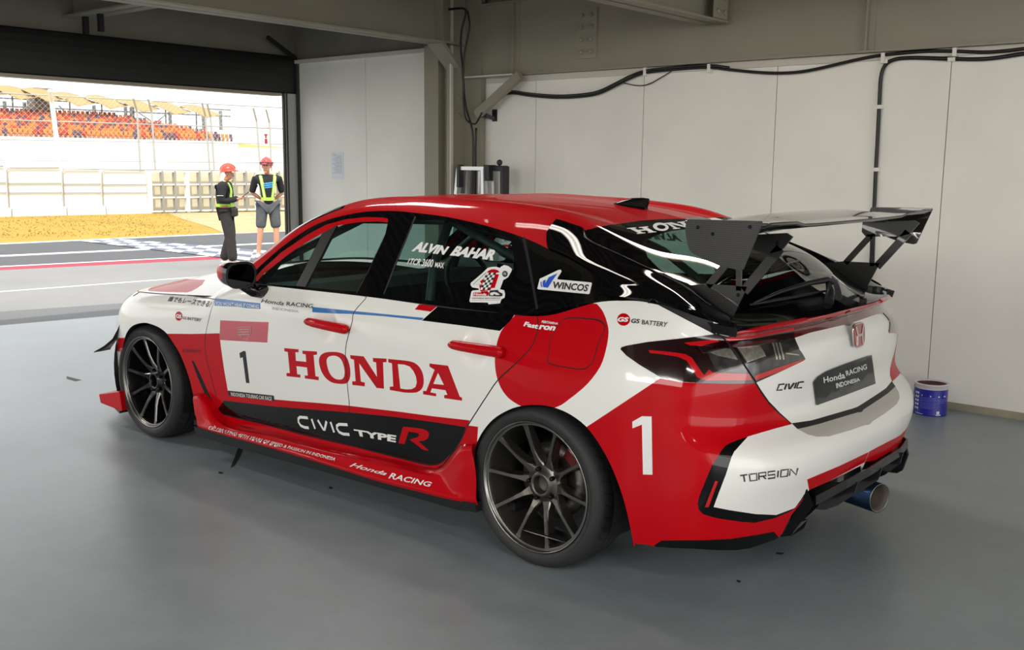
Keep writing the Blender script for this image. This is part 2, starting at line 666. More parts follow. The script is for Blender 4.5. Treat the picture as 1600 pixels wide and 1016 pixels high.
ZD = [.13, .30, .45, .58, .69, .78, .845, .895]
F_Z = [.13, .26, .38, .48, .57, .64, .69, .73, .755]
F_ROWS = [(.88, 3.55, 2.0), (.905, 3.60, 2.0), (.92, 3.62, 1.95), (.928, 3.61, 1.85), (.93, 3.57, 1.7), (.918, 3.53, 1.65),
          (.893, 3.49, 1.62), (.855, 3.44, 1.6), (.82, 3.40, 1.6)]
F_Z29 = [.13, .28, .42, .54, .64, .70, .74, .77, .788]
L_NET = []
_th = [90, 74, 58, 42, 26]
for th, col in zip(_th, super_cols(F_ROWS, 2.9, _th)):
    k = math.sin(math.radians(th)) ** 1.5
    L_NET.append([(x, y, F_Z29[i] + (F_Z[i] - F_Z29[i]) * k) for i, (x, y) in enumerate(col)])
SIDE = [  # x, y of each row, z of each row
    (2.90, [.88, .905, .92, .928, .93, .918, .893, .855, .82], F_Z29),
    (2.735, [.89, .92, .935, .94, .942, .93, .905, .865, .82], [.13, .28, .43, .56, .66, .715, .755, .785, .80]),
    (2.50, [.88, .915, .93, .935, .935, .925, .90, .865, .82], [.13, .29, .44, .57, .67, .73, .77, .795, .812]),
    (2.20, [.86, .89, .905, .913, .915, .91, .895, .865, .82], [.13, .30, .45, .58, .685, .755, .79, .815, .832]),
    (2.05, [.855, .88, .898, .907, .910, .907, .897, .87, .828], [.13, .30, .45, .58, .69, .77, .82, .855, .883]),
    (1.90, [.85, .876, .894, .903, .906, .904, .896, .873, .838], [.13, .30, .45, .58, .69, .778, .84, .885, .918]),
    (1.50, [.85, .875, .893, .902, .905, .903, .895, .873, .842], ZD + [.932]),
    (1.00, [.85, .875, .893, .902, .906, .905, .896, .873, .842], ZD + [.940]),
    (0.60, [.855, .88, .897, .907, .911, .910, .898, .874, .842], ZD + [.943]),
    (0.30, [.87, .90, .917, .924, .924, .918, .901, .877, .843], ZD + [.947]),
    (0.00, [.89, .92, .935, .942, .940, .926, .904, .879, .843], [.13, .30, .45, .58, .69, .785, .85, .905, .960]),
    (-0.25, [.89, .92, .935, .94, .938, .925, .90, .866, .822], [.14, .30, .45, .58, .69, .79, .87, .955, 1.035]),
    (-0.45, [.88, .91, .925, .93, .926, .913, .888, .85, .805], [.16, .31, .45, .58, .69, .79, .87, .965, 1.045]),
]
for x, ys, zs in SIDE:
    L_NET.append([(x, y, z) for y, z in zip(ys, zs)])
R_ROWS = [(.88, -.86, 2.6), (.91, -.895, 2.8), (.925, -.925, 2.9), (.93, -.900, 2.9), (.926, -.820, 2.8), (.913, -.832, 2.7),
          (.888, -.832, 2.5), (.85, -.795, 2.3), (.805, -.815, 2.8)]
R_Z = [.20, .36, .49, .565, .66, .79, .88, .945, .983]
R_K = {20: .45, 40: .9, 58: 1.0, 75: 1.0, 90: 1.0}
R_TOP = {20: (.94, 1.005), 40: (.93, .966), 58: (.938, .973), 75: (.944, .980), 90: (.946, .983)}
for th, col in zip(R_K, super_cols(R_ROWS, -.45, list(R_K))):
    c = []
    for i, (x, y) in enumerate(col):
        z0 = SIDE[-1][2][i]
        z = z0 + (R_Z[i] - z0) * R_K[th]
        if i >= 7: z = R_TOP[th][i - 7]
        c.append((x, y, z))
    L_NET.append(c)
SL = Surf(L_NET, dents=[(ay(508, 508, .905), .062, .016), (ay(741, 543, .915), .062, .016)])

H_XC = [3.40, 3.397, 3.39, 3.33, 3.20, 3.04, 2.88, 2.66, 2.42]
H_ZC = [.755, .758, .77, .79, .825, .86, .89, .915, .94]
H_NET = []
for i in range(9):
    E_, row = np.array(L_NET[i][8]), []
    for t in (0, .08, .2, .4, .7, 1):
        x = E_[0] + (H_XC[i] - E_[0]) * t ** 1.2
        row.append((x, E_[1] * (1 - t), E_[2] + (H_ZC[i] - E_[2]) * (1 - (1 - t) ** 1.9)))
    H_NET.append(row)
SH = Surf(H_NET, (6, 8))

G_NET = [
    [(2.20, .820, .832), (2.20, .79, .85), (2.20, .765, .865), (2.21, .735, .88), (2.36, .38, .93), (2.42, 0, .94)],
    [(1.90, .838, .918), (1.92, .80, .955), (1.95, .755, 1.005), (1.99, .705, 1.020), (2.16, .37, 1.065), (2.22, 0, 1.08)],
    [(1.62, .841, .930), (1.64, .775, 1.03), (1.67, .700, 1.150), (1.715, .652, 1.182), (1.88, .36, 1.225), (1.94, 0, 1.24)],
    [(1.38, .842, .934), (1.38, .735, 1.10), (1.39, .620, 1.270), (1.42, .575, 1.302), (1.53, .34, 1.325), (1.56, 0, 1.333)],
    [(1.05, .842, .939), (1.05, .73, 1.12), (1.05, .600, 1.300), (1.05, .550, 1.338), (1.05, .33, 1.359), (1.05, 0, 1.367)],
    [(.73, .842, .942), (.73, .735, 1.115), (.73, .608, 1.288), (.73, .553, 1.330), (.73, .33, 1.354), (.73, 0, 1.363)],
    [(.40, .842, .945), (.40, .745, 1.10), (.40, .634, 1.248), (.40, .568, 1.308), (.40, .33, 1.336), (.40, 0, 1.349)],
    [(.10, .843, .953), (.10, .76, 1.07), (.10, .676, 1.187), (.10, .600, 1.262), (.09, .34, 1.298), (.08, 0, 1.318)],
    [(-.20, .825, 1.025), (-.20, .77, 1.085), (-.20, .712, 1.140), (-.20, .640, 1.172), (-.22, .35, 1.230), (-.23, 0, 1.254)],
    [(-.45, .805, 1.045), (-.45, .76, 1.065), (-.45, .705, 1.080), (-.45, .628, 1.086), (-.47, .34, 1.150), (-.48, 0, 1.172)],
    [(-.62, .765, .985), (-.62, .725, .993), (-.62, .68, .995), (-.625, .615, .992), (-.66, .33, 1.030), (-.67, 0, 1.045)],
    [(-.715, .718, .966), (-.72, .68, .969), (-.73, .64, .972), (-.745, .585, .975), (-.795, .31, .981), (-.815, 0, .983)],
]
SG = Surf(G_NET, (10, 8))
# ------------------------------------------------------------------ the car: body panels cut along the outlines of panels and livery
car = empty('race_car', (0, 0, 0))
tag(car, 'white and red five-door racing hatchback with tall black rear wing, parked on the garage floor', 'car')

BELT = [(395, 444.5), (440, 449), (500, 455.5), (575, 463.5), (640, 473), (700, 482), (770, 488.5), (815, 491.5), (842, 490.5), (870, 483.5), (926, 466.5),
        (947, 464.8), (1000, 470.5), (1012, 473), (1020, 471), (1119, 523)]
DOOR_F = spl([(352, 452), (338, 465), (330, 485), (325, 505), (321, 525), (320.5, 545), (323, 562), (329, 586), (336, 612), (341, 640), (343, 652)], n=3)
SPLIT = spl([(574, 462), (570, 468), (553, 488), (550.5, 502), (545, 522), (540, 545), (541, 575), (543.5, 610), (546, 635), (545, 660), (547, 672), (558, 699)], n=3)
DOOR_B = [(341, 648), (346, 647.5), (420, 665), (476, 680), (558, 699), (620, 715), (652, 723), (672, 727), (684, 725.5)]
DOOR_R = spl([(684, 725.5), (692, 721), (700, 713), (710, 702), (720, 688), (730, 667), (745, 643), (760, 620), (778, 594), (805, 569), (828, 545), (836, 530), (840, 515), (840, 488)], n=3)
ARCH_F = spl([(180, 700), (183, 640), (186, 600), (189, 570), (191.5, 545), (196, 525), (203, 513), (212, 507), (226, 504.5), (240, 508), (252, 514), (262, 523), (272, 538),
              (281, 553), (289, 572), (297, 596), (304, 628), (309, 660), (310, 700)], n=3)
ARCH_R = spl([(742, 806), (741, 740), (741, 706), (746, 690), (756, 672), (770, 656), (788, 644), (808, 636), (830, 633), (852, 634), (872, 639), (893, 649), (915, 666), (935, 692),
              (953, 724), (967, 758), (977, 790), (985, 825), (990, 852), (992, 880)], n=3)
TAIL = [(970, 546), (972, 543), (980, 540.5), (1012, 535), (1060, 530), (1121, 521.5), (1138, 526), (1164, 520), (1205, 511.5), (1240, 505), (1262, 500),
        (1262, 512), (1240, 528), (1248, 547), (1257, 561), (1254, 564), (1222, 579), (1184, 596), (1178, 599), (1140, 600), (1100, 599), (1060, 596.5), (1046, 594), (1032, 589.5), (1000, 570.5), (980, 556.5)]
LIDSIDE = [(1121, 521), (1131, 530), (1150, 552), (1164, 574), (1181, 599), (1189, 612), (1201, 629), (1218, 646), (1237, 662.5)]
STRIP_UP = [(1237, 661.5), (1268, 657), (1320, 642), (1336.5, 633.5)]
STRIP_LO = [(1345, 642), (1340, 644.5), (1280, 662.5), (1258, 668), (1246, 670.5)]
VENT_OUT = [(1168, 682.5), (1154, 687), (1140, 692.5), (1132, 698), (1126, 706), (1112, 728), (1100, 757), (1092, 777), (1090, 788), (1092, 797), (1099, 804), (1120, 810), (1160, 816), (1180, 817), (1210, 810), (1236, 799), (1250, 786), (1262, 766)]
VENT_IN = [(1262, 764), (1252, 780), (1242, 794), (1213, 805), (1180, 803.5), (1140, 797.5), (1115, 792.5), (1124, 768), (1134, 742), (1143, 714), (1147, 706), (1155, 697), (1168, 683)]
BSTRIPE_UP = [(1261, 749.5), (1312, 728), (1380, 694), (1425, 668.5)]
BSTRIPE_LO = [(1431, 679), (1380, 711), (1294, 753), (1264, 766)]
SLOT = [(299, 563), (303, 565), (312, 583), (326, 614), (336, 635), (341, 647), (338, 649), (331, 640), (321, 618), (309, 590)]

HONDA_H = crop(400, 440, [(220, 520), (333, 530), (333, 553), (308, 553), (312, 620), (392, 628), (388, 570), (363, 565), (362, 540), (477, 547), (477, 572), (450, 575), (465, 740), (490, 745), (490, 772), (382, 758), (380, 735), (405, 735), (398, 672), (317, 662), (322, 725), (347, 728), (347, 752), (238, 740), (238, 715), (264, 715), (248, 552), (222, 545)])
HONDA_O = crop(400, 440, spl([(610, 550), (655, 556), (690, 572), (715, 605), (732, 660), (738, 715), (732, 760), (715, 790), (688, 800), (640, 799), (590, 788), (545, 755), (512, 705), (495, 650), (493, 605), (510, 572), (550, 553)], True, 3))
HONDA_O2 = crop(400, 440, spl([(607, 580), (640, 588), (668, 615), (685, 660), (692, 705), (688, 742), (670, 764), (635, 765), (600, 748), (573, 710), (557, 660), (552, 615), (568, 588)], True, 3))
HONDA_N = crop(400, 440, [(735, 575), (842, 585), (945, 745), (938, 632), (915, 628), (913, 597), (1020, 603), (1020, 630), (993, 632), (1000, 838), (942, 832), (806, 640), (820, 782), (850, 790), (850, 820), (752, 808), (752, 780), (778, 780), (765, 612), (738, 602)])
HONDA_D = crop(400, 440, spl([(1160, 617), (1225, 630), (1270, 660), (1300, 710), (1311, 770), (1305, 820), (1285, 850), (1250, 868), (1195, 870)], n=3) + [(1160, 868), (1045, 848), (1045, 822), (1072, 820), (1062, 640), (1034, 632), (1032, 605)])
HONDA_D2 = crop(400, 440, [(1108, 645), (1160, 650), (1200, 665), (1230, 700), (1250, 745), (1256, 790), (1245, 825), (1215, 842), (1170, 843), (1128, 836)])
HONDA_A = crop(640, 440, [(155, 640), (300, 658), (392, 900), (410, 908), (410, 932), (270, 912), (270, 888), (295, 885), (280, 850), (175, 835), (163, 866), (208, 876), (208, 898), (105, 882), (105, 855), (130, 855), (195, 690), (155, 665)])
HONDA_A2 = crop(640, 440, [(222, 715), (268, 808), (186, 800)])
R_RED = crop(500, 620, [(650, 235), (760, 245), (805, 253), (840, 268), (852, 285), (850, 310), (838, 330), (815, 343), (770, 350), (852, 424), (805, 415), (700, 335), (760, 318), (775, 300), (765, 285), (692, 272), (660, 370), (612, 365), (640, 262)])
CIVIC = [crop(300, 600, q) for q in ([(905, 266), (845, 260), (830, 272), (832, 300), (850, 327), (880, 340), (912, 344)], [(934, 274), (962, 352)], [(982, 282), (1026, 356), (1036, 358), (1050, 292)],
                                     [(1082, 298), (1110, 380)], [(1215, 320), (1150, 316), (1131, 328), (1133, 352), (1150, 378), (1180, 392), (1230, 396)])]
ONE_DOOR = crop(140, 540, [(1170, 60), (1203, 42), (1219, 45), (1250, 295), (1222, 293), (1196, 92), (1176, 100)])
ONE_REAR = crop(900, 600, [(440, 296), (515, 253), (591, 255), (597, 710), (523, 708), (515, 318), (441, 348)])

pl = Panels(SL, 0.016)
far = [(1300, 930), (700, 930), (700, 900)]
# wheel openings
pl.px(ARCH_F, part='HOLE')
pl.px(ARCH_R, part='HOLE')
# what hangs below the bumper is a part of its own
LIP_LO = [(992, 849.5), (1008, 851), (1026, 855), (1050, 856.5), (1080, 857.5), (1120, 860), (1150, 860), (1172, 857), (1195, 849), (1214, 842), (1222, 834), (1236, 806), (1250, 788), (1264, 766), (1294, 753), (1345, 728)]
LIP_UP = [(1022, 853.5), (1026, 849.5), (1034, 845), (1060, 844.5), (1100, 844.3), (1140, 842.5), (1180, 836.5), (1209, 831), (1213, 836)]
pl.px(LIP_LO + [(1345, 900), (1200, 950), (960, 950), (985, 880)], part='HOLE', side=1)
_up = SL.uv([(1366, 701.5), (1390, 689), (1408, 679)], True); _lo = SL.uv([(1366, 720), (1390, 706), (1408, 695)], True)
_ue = SL.uk[-4] - .03
_cu = SL.uv([(1356, 707), (1350.5, 722.6)])
_up = [(SL.U, _cu[0][1])] + [tuple(q) for q in _up] + [(_ue, _up[-1][1] + .01)]
_lo = [(SL.U, _cu[1][1])] + [tuple(q) for q in _lo] + [(_ue, _lo[-1][1] + .01)]
pl.par(_lo + [(_ue, 0), (SL.U, 0)], part='HOLE', side=-1)
pl.px(LIP_UP + [(1222, 845), (1160, 870), (1040, 870)], paint='black', side=1)
# --- paint, topmost first
BELTPOLY = BELT + [(1100, 440), (1000, 400), (850, 440), (700, 440), (560, 420), (400, 420)]
pl.px(BELTPOLY, paint='rubber')
TAILC = TAIL
pl.px(crop(1100, 440, [(150, 412), (440, 326), (800, 237), (1100, 165), (1290, 118), (1462, 92), (1450, 140), (1390, 190), (1100, 246), (800, 312), (700, 332), (420, 384), (190, 427)]), paint='lipred')
pl.px(TAIL, part='tail_light')
LIDBAND = crop(1100, 440, [(700, 330), (1100, 246), (1390, 190), (1440, 170), (1425, 262), (1300, 292), (1000, 362), (830, 402), (700, 446)])
pl.px(LIDBAND, paint='darkred', part='tail_light')
for side_line in (LIDSIDE,):
    pl.line(side_line, 0.005)
# tail light glass pieces
FT = lambda q: crop(960, 510, q, 4.426)
pl.px(FT([(655, 182), (700, 172), (770, 158), (800, 160), (850, 235), (700, 205)]), paint='silver')
pl.px(FT([(848, 152), (920, 144), (1000, 136), (1020, 165), (1042, 208), (1000, 222), (915, 252)]), paint='silver')
for x in (1085, 1108, 1132):
    pl.px(FT([(x, 118), (x + 11, 116), (x + 38, 228), (x + 28, 232)]), paint='silver')
pl.px(FT([(1180, 185), (1270, 196), (1272, 202), (1180, 192)]), paint='silver')
pl.px(FT([(635, 175), (700, 160), (815, 148), (922, 300), (905, 316), (720, 311), (690, 290)]), paint='clear')
pl.px(FT([(838, 150), (990, 132), (1060, 120), (1232, 86), (1300, 205), (1308, 228), (1120, 275), (962, 325), (940, 305)]), paint='clear')
pl.px(FT([(240, 165), (330, 174), (430, 186), (490, 196), (535, 220), (575, 280), (618, 340), (652, 300), (680, 322), (930, 330), (945, 372), (640, 376), (590, 362), (570, 352), (535, 295), (500, 240), (440, 213), (330, 195), (250, 186)]), paint='lens')
pl.px(FT([(480, 117), (600, 104), (705, 90), (722, 108), (600, 140), (520, 136)]), paint='lens')
pl.px(crop(1100, 440, [(160, 440), (400, 390), (700, 345), (790, 350), (800, 362), (500, 415), (230, 466), (190, 470)]), paint='lens')
pl.px(FT([(965, 342), (1120, 287), (1302, 226), (1308, 236), (1290, 248), (1140, 312), (972, 374)]), paint='lens')
pl.px(TAIL, paint='darklens')
# seams
pl.line(DOOR_F, 0.0045)
pl.line(SPLIT, 0.005)
pl.line(DOOR_R, 0.005)
pl.line(DOOR_B, 0.006)
FUEL = spl(crop(640, 440, [(1110, 430), (1160, 350), (1200, 300), (1260, 284), (1380, 290), (1470, 302), (1515, 330), (1525, 370), (1500, 430), (1470, 490), (1450, 570), (1420, 640), (1370, 680), (1290, 682), (1160, 660), (1090, 640), (1078, 610), (1090, 540), (1095, 470)]), True, 3)
pl.line(FUEL + FUEL[:1], 0.0035)
pl.px(FUEL, part='fuel_lid')
pl.line(crop(140, 540, [(805, 392), (850, 392), (880, 415), (905, 455), (945, 500), (985, 548)]), 0.004)
pl.line([(a, b - 1.5) for a, b in [(336, 649), (348, 660), (428, 679.5), (500, 697.5), (600, 720), (660, 734), (680, 735), (692, 729), (710, 706), (720, 697.5), (736, 697)]], 0.006)
# side vent slot behind the front wheel
pl.px(SLOT, paint='gap')
# lettering painted on the doors (only on the side that shows it)
pl.px(HONDA_O2, paint='white', side=1, step=5); pl.px(HONDA_D2, paint='white', side=1, step=5); pl.px(HONDA_A2, paint='white', side=1, step=5)
for q in (HONDA_H, HONDA_O, HONDA_N, HONDA_D, HONDA_A):
    pl.px(q, paint='red', side=1, step=5)
pl.px(R_RED, paint='red', side=1, step=5)
for q in CIVIC:
    pl.line(q, 0.013, 'stick', 1, step=4)
pl.px(ONE_DOOR, paint='ink', side=1, step=5)
pl.px(ONE_REAR, paint='stick', side=1, step=5)
# stripes and stickers on the doors
pl.px(crop(400, 440, [(1275, 178), (1422, 190), (1365, 236), (1240, 218)]), paint='red')
pl.px(crop(400, 440, [(440, 199), (750, 229), (1000, 254), (1310, 284), (1296, 302), (1000, 272), (755, 254), (600, 250), (440, 240)]), paint='blue')
pl.px(crop(140, 380, [(985, 432), (1335, 470), (1335, 515), (1230, 510), (1150, 498), (975, 490)]), paint='blue', side=1)
pl.px(crop(140, 540, [(1080, 352), (1440, 392), (1446, 436), (1085, 392)]), paint='ink', side=1)
pl.px(crop(140, 380, [(1020, 603), (1210, 612), (1400, 618), (1388, 778), (1200, 768), (1015, 757)]), paint='foil', side=1)
# black stripe under the rear window and the big red disc
CIRC = spl([(807, 490), (796, 502), (784, 516), (777, 534), (773.5, 556), (773.5, 572), (777, 592), (786, 612), (802, 628), (830, 640), (868, 637), (892, 622), (918, 600), (938, 573), (947, 546), (951, 520), (948, 502), (941, 485), (929, 470), (925, 455)], n=3) + [(800, 465)]
pl.px(crop(640, 440, [(225, 190), (240, 120), (835, 200), (835, 262), (780, 315), (705, 386), (400, 343), (95, 305)]), paint='black')
pl.px(CIRC, paint='red')
# red under body, black door bottoms
pl.px([(350, 626), (430, 635.5), (500, 641), (545, 644.5), (620, 652), (680, 660), (728, 667.5), (720, 688), (710, 702), (700, 713), (692, 721), (684, 725.5), (672, 727), (652, 723), (620, 715), (558, 699), (476, 680), (420, 665), (346, 647.5), (341, 645), (340, 640)], paint='black')
REDBAND = [(256, 521.5), (300, 522), (343, 521), (345, 541), (350, 576), (356, 611), (430, 624.5), (460, 627), (500, 630), (544, 634), (620, 643), (680, 651), (734, 657), (731, 665), (747, 667), (745, 700), (770, 830), (600, 860), (300, 760), (285, 620), (270, 540)]
pl.px(REDBAND, paint='red')
# rear corner
pl.px(VENT_OUT + VENT_IN, paint='black')
_a = SL.uv(dens(STRIP_UP[:-1], 8, False)); _b = SL.uv(dens(STRIP_LO[1:], 8, False))
pl.par([tuple(q) for q in _a] + [(_a[-1][0] + .6 * (SL.U - _a[-1][0]), _a[-1][1] - .003), (SL.U, _a[-1][1] - .004), (SL.U, _b[0][1] - .004), (_b[0][0] + .5 * (SL.U - _b[0][0]), _b[0][1] - .003)] + [tuple(q) for q in _b], paint='satin')  # shadow gap below the tailgate, painted on as a dark strip
pl.line(BELT[-5:] and [(1012, 473), (1020, 471), (1119, 523)], 0.003)
pl.px([(1261, 749.5), (1312, 728), (1357.3, 706.5), (1351.5, 722.3), (1294, 753), (1264, 766)], paint='red', side=1)
pl.par(_up + _lo[::-1], paint='red', side=-1)
pl.px(VENT_OUT[::-1][::1] and [(1032, 591), (1060, 597), (1100, 599), (1181, 599), (1189, 612), (1201, 629), (1218, 646), (1237, 663), (1214, 669), (1190, 676), (1168, 682.5)] + VENT_OUT[1:] + [(1262, 770), (1260, 860), (1150, 930), (960, 930), (960, 800), (890, 690), (917, 667)], paint='red')
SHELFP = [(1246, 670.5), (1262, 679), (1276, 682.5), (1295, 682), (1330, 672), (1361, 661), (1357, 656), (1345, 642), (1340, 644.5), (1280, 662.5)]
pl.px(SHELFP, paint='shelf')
pl.px([(185, 528), (198, 527), (190, 550), (182, 548)], paint='red')
pl.px([(174, 578), (189, 576), (187, 642), (176, 645)], paint='red')
# parts
pl.px(DOOR_F + DOOR_B[1:5] + SPLIT[::-1] + [(560, 440), (380, 430)], part='front_door')
pl.px(SPLIT + DOOR_B[5:] + DOOR_R[1:] + [(840, 470), (700, 450), (590, 440)], part='rear_door')
pl.px(LIDSIDE + STRIP_UP + [(1420, 560), (1420, 440), (1250, 440)], part='tailgate')
pl.px([(1032, 591), (1060, 597), (1100, 599), (1181, 599), (1189, 612), (1201, 629), (1218, 646), (1237, 662)] + STRIP_UP + [(1460, 600), (1460, 700), (1262, 900), (1100, 930), (960, 930), (960, 770), (895, 690), (917, 667)], part='rear_bumper')
pl.cut()

# --- greenhouse
RAIL = spl([(350, 473), (376, 450), (395, 427), (415, 408), (440, 386.5), (480, 358.5), (510, 344.5), (540, 336.5), (565, 332), (590, 330), (620, 330), (650, 333), (700, 339.5), (760, 353), (820, 372), (857, 389)], n=3)
pg = Panels(SG, 0.013)
CPIL_TOP = [(857, 389), (855.5, 378), (856, 366), (862, 356), (870, 346.5), (880, 349), (906, 358), (912, 361)]
RIDGE = [(912, 361), (920, 376), (968, 399), (1010, 419), (1068, 447), (1110, 478), (1140, 502), (1150, 512)]
HATCH_TOP = [(912, 361), (935, 355.5), (960, 350.5), (1000, 345), (1035, 342.5), (1070, 341.5), (1110, 342), (1160, 345)]
WIN_F = [(402, 443), (410, 430), (450, 398), (476, 380.5), (500, 366.5), (524, 354.5), (560, 347.3), (590, 346), (606, 348), (602, 366), (580, 412), (558, 456), (478, 449)]
BAR = [(505, 365), (527, 353), (520, 366), (478, 449), (463, 447.5), (480, 415)]
TRI_F = [(402, 443), (410, 430), (450, 398), (476, 380.5), (503, 365), (463, 447.5)]
WIN_FR = [(527, 353), (560, 347.3), (590, 346), (606, 348), (602, 366), (580, 412), (558, 456), (478, 449), (520, 366)]
WIN_R = [(650, 339), (692, 343.5), (740, 356), (780, 367.5), (798, 371.5), (803, 402), (802, 426), (795, 452), (786, 479), (745, 477), (700, 473.5), (650, 467), (600, 460.5), (625, 400)]
QTR = [(824, 385), (832, 382), (860, 391), (886, 404), (928, 428), (950, 448), (953, 454), (950, 457), (944, 460), (900, 471.5), (842, 486.5)]
pg.px(BAR, paint='satin', part='window_pillar')
pg.px(TRI_F, paint='glass', part='quarter_light')
pg.px(WIN_FR, paint='glass', part='front_window')
pg.px(WIN_R, paint='tint', part='rear_side_window')
pg.px(QTR, paint='black', part='quarter_window')
pg.line(crop(580, 290, [(1190, 405), (1215, 520), (1250, 700), (1300, 960)]), 0.012, 'gap')
pg.line([(606, 346), (598, 375), (575, 425), (557, 458)], 0.004, 'satin')
pg.line(crop(580, 290, [(345, 240), (280, 400), (190, 610), (100, 850)]), 0.01, 'satin')
# red door frame seen inside the black weather strip
pg.px([(396, 437), (410, 421), (440, 394), (480, 367), (510, 351), (540, 343), (570, 339.5), (598, 340), (606, 342), (606, 348), (590, 346), (560, 347.3), (524, 354.5), (500, 366.5), (476, 380.5), (450, 398), (410, 430), (402, 440)], paint='red')
pg.px(QTR + [QTR[0]], paint='black')
HG = [(1004, 378), (1030, 366), (1055, 360), (1085, 357), (1130, 350), (1200, 356), (1260, 395), (1330, 462), (1290, 474), (1230, 484), (1160, 486), (1128, 474), (1096, 457), (1062, 441), (1030, 420), (1012, 402)]
pg.px(HG, paint='hatchglass', part='rear_window')
pg.px(RIDGE + [(1170, 520), (1300, 482), (1400, 470), (1400, 400), (1200, 330), (1160, 345)] + HATCH_TOP[:0:-1], part='tailgate', paint='black')
roofpoly = RAIL + CPIL_TOP + HATCH_TOP[1:] + [(1160, 300), (900, 280), (600, 280), (470, 320), (400, 385), (340, 450)]
# front glass, given in surface parameters: columns 0..3, rows from the pillar ridge to the middle
_u0, _u3, _ve = SG.uk[0], SG.uk[3], SG.vk[3]
pg.par([(_u0 + .03, _ve + .05), (_u3 - .06, _ve + .03), (_u3 - .06, SG.V + .01), (_u0 + .03, SG.V + .01)], part='windshield', paint='tint')
pg.par([(_u0, _ve + .02), (_u3 - .03, _ve + .01), (_u3 - .03, SG.V + .01), (_u0, SG.V + .01)], paint='black')
pg.px([(325, 485), (325, 440), (375, 412), (392, 418), (398, 432), (396, 445), (360, 475)], paint='white')
pg.px(roofpoly, paint='red', part='roof')
pg.px(CPIL_TOP + RIDGE + [(1150, 540), (1119, 523), (1020, 471), (1012, 473), (1000, 470.5), (947, 464.8), (956, 455), (953, 450), (930, 427), (888, 402), (857, 389)], part='quarter_garnish', paint='black')
pg.cut()

# --- hood
ph = Panels(SH, 0.03)
ph.px(crop(140, 380, [(465, 376), (500, 340), (545, 310), (590, 293), (640, 283), (760, 281), (905, 287), (880, 325), (840, 352), (800, 374), (760, 386), (600, 382)]), paint='red')
ph.cut()

PAINT.update(
    lens=mat('red_lens', (190, 8, 18), 0.12, coat=1.0), darklens=mat('smoked_lens', (30, 4, 7), 0.1, coat=1.0), darkred=mat('smoked_red_band', (92, 14, 22), 0.15, coat=1.0),
    clear=mat('clear_lens', (66, 65, 64), 0.12, metal=0.5, coat=1.0, noise=(38, 0.4, 0)), silver=mat('reflector_silver', (205, 200, 190), 0.2, metal=.8, coat=1.0, noise=(60, .25, 1)),
    foil=mat('red_foil', (206, 96, 104), .22, metal=.85, coat=.6), lipred=mat('dark_red_gloss', (182, 10, 26), 0.3, coat=1.0),
    glass=glass('window_glass', (.82, .98, .96)), tint=glass('tinted_glass', (.50, .68, .65)), hatchglass=glass('tailgate_glass', (.50, .68, .64), 1.3))

parts = {}


def side_parts(pan, side, part0, paint0, lifts={}, suffix=''):
    part, paint = pan.deal(side, part0, paint0)
    for p in set(part):
        if p == 'HOLE': continue
        key = (p, side) if p in PER_SIDE else (p, 0)
        parts.setdefault(key, PartMesh()).take(pan, np.equal(part, p), paint, side, *lifts.get(p, (0, 0)))
    if pan is pl:
        for p in ('body_shell', 'rear_bumper'):
            parts[(p, 0)].lip(pan, part, np.equal(part, p), (0.015 if p == 'rear_bumper' else 0, -.035, 0.005), 'rubber', side)


PER_SIDE = {'front_door', 'rear_door', 'tail_light', 'fuel_lid', 'window_pillar', 'quarter_light', 'front_window', 'rear_side_window', 'quarter_window', 'quarter_garnish'}
for sd in (1, -1):
    side_parts(pl, sd, 'body_shell', 'white', {'tail_light': (.004, .012)})
    side_parts(pg, sd, 'body_shell', 'black', {'quarter_garnish': (.012, .02), 'quarter_window': (.001, .01), 'window_pillar': (.004, .01)})
    side_parts(ph, sd, 'hood', 'white')
# ------------------------------------------------------------------ side skirts
SK_T = [(301, 618), (310, 618), (320, 630), (336, 649), (348, 660), (428, 679.5), (500, 697.5), (600, 720), (660, 734), (680, 735), (692, 729), (710, 706), (720, 697.5), (736, 697)]
SK_K = [(304, 645), (313, 648), (325, 654), (340, 664), (352, 667), (428, 684), (500, 704), (600, 728.5), (660, 742), (684, 750), (700, 760), (716, 748), (728, 735), (743, 732)]
SK_B = [(309, 667), (316, 669), (330, 672), (345, 676.5), (360, 680.5), (430, 700), (500, 721), (600, 752), (660, 767), (690, 774.5), (712, 779), (722, 782), (732, 785), (744, 785)]
_yt = [.93, .93, .925, .91, .905, .90, .90, .903, .91, .915, .92, .935, .94, .94]
_yk = [.945, .945, .94, .935, .93, .928, .928, .93, .935, .938, .942, .95, .95, .95]
_yb = [.95, .955, .96, .965, .965, .965, .965, .965, .965, .962, .96, .957, .955, .952]
SK_NET = []
for i in range(14):
    T_, K_, B_ = ay(*SK_T[i], _yt[i]), ay(*SK_K[i], _yk[i]), ay(*SK_B[i], _yb[i])
    top = T_ + np.array([0, -.04, .006])
    SK_NET.append([top, T_, T_ + (K_ - T_) * .5, K_ + (T_ - K_) * .06, K_ + (B_ - K_) * .06, K_ + (B_ - K_) * .5 + np.array([0, -.003, 0]), B_, B_ + np.array([0, -.006, -.010]), B_ + np.array([0, -.10, -.014])])
SS = Surf(SK_NET, (6, 4))
psk = Panels(SS, 0.03)
psk.cut()
for sd in (1, -1):
    side_parts(psk, sd, 'side_skirt', 'red')
PER = {}
for sd in (1, -1):
    pm = PartMesh()
    part, paint = psk.deal(sd, 'x', 'red')
    pm.take(psk, np.equal(part, 'x'), paint, sd)
    parts[('side_skirt', sd)] = pm
del parts[('side_skirt', 0)]

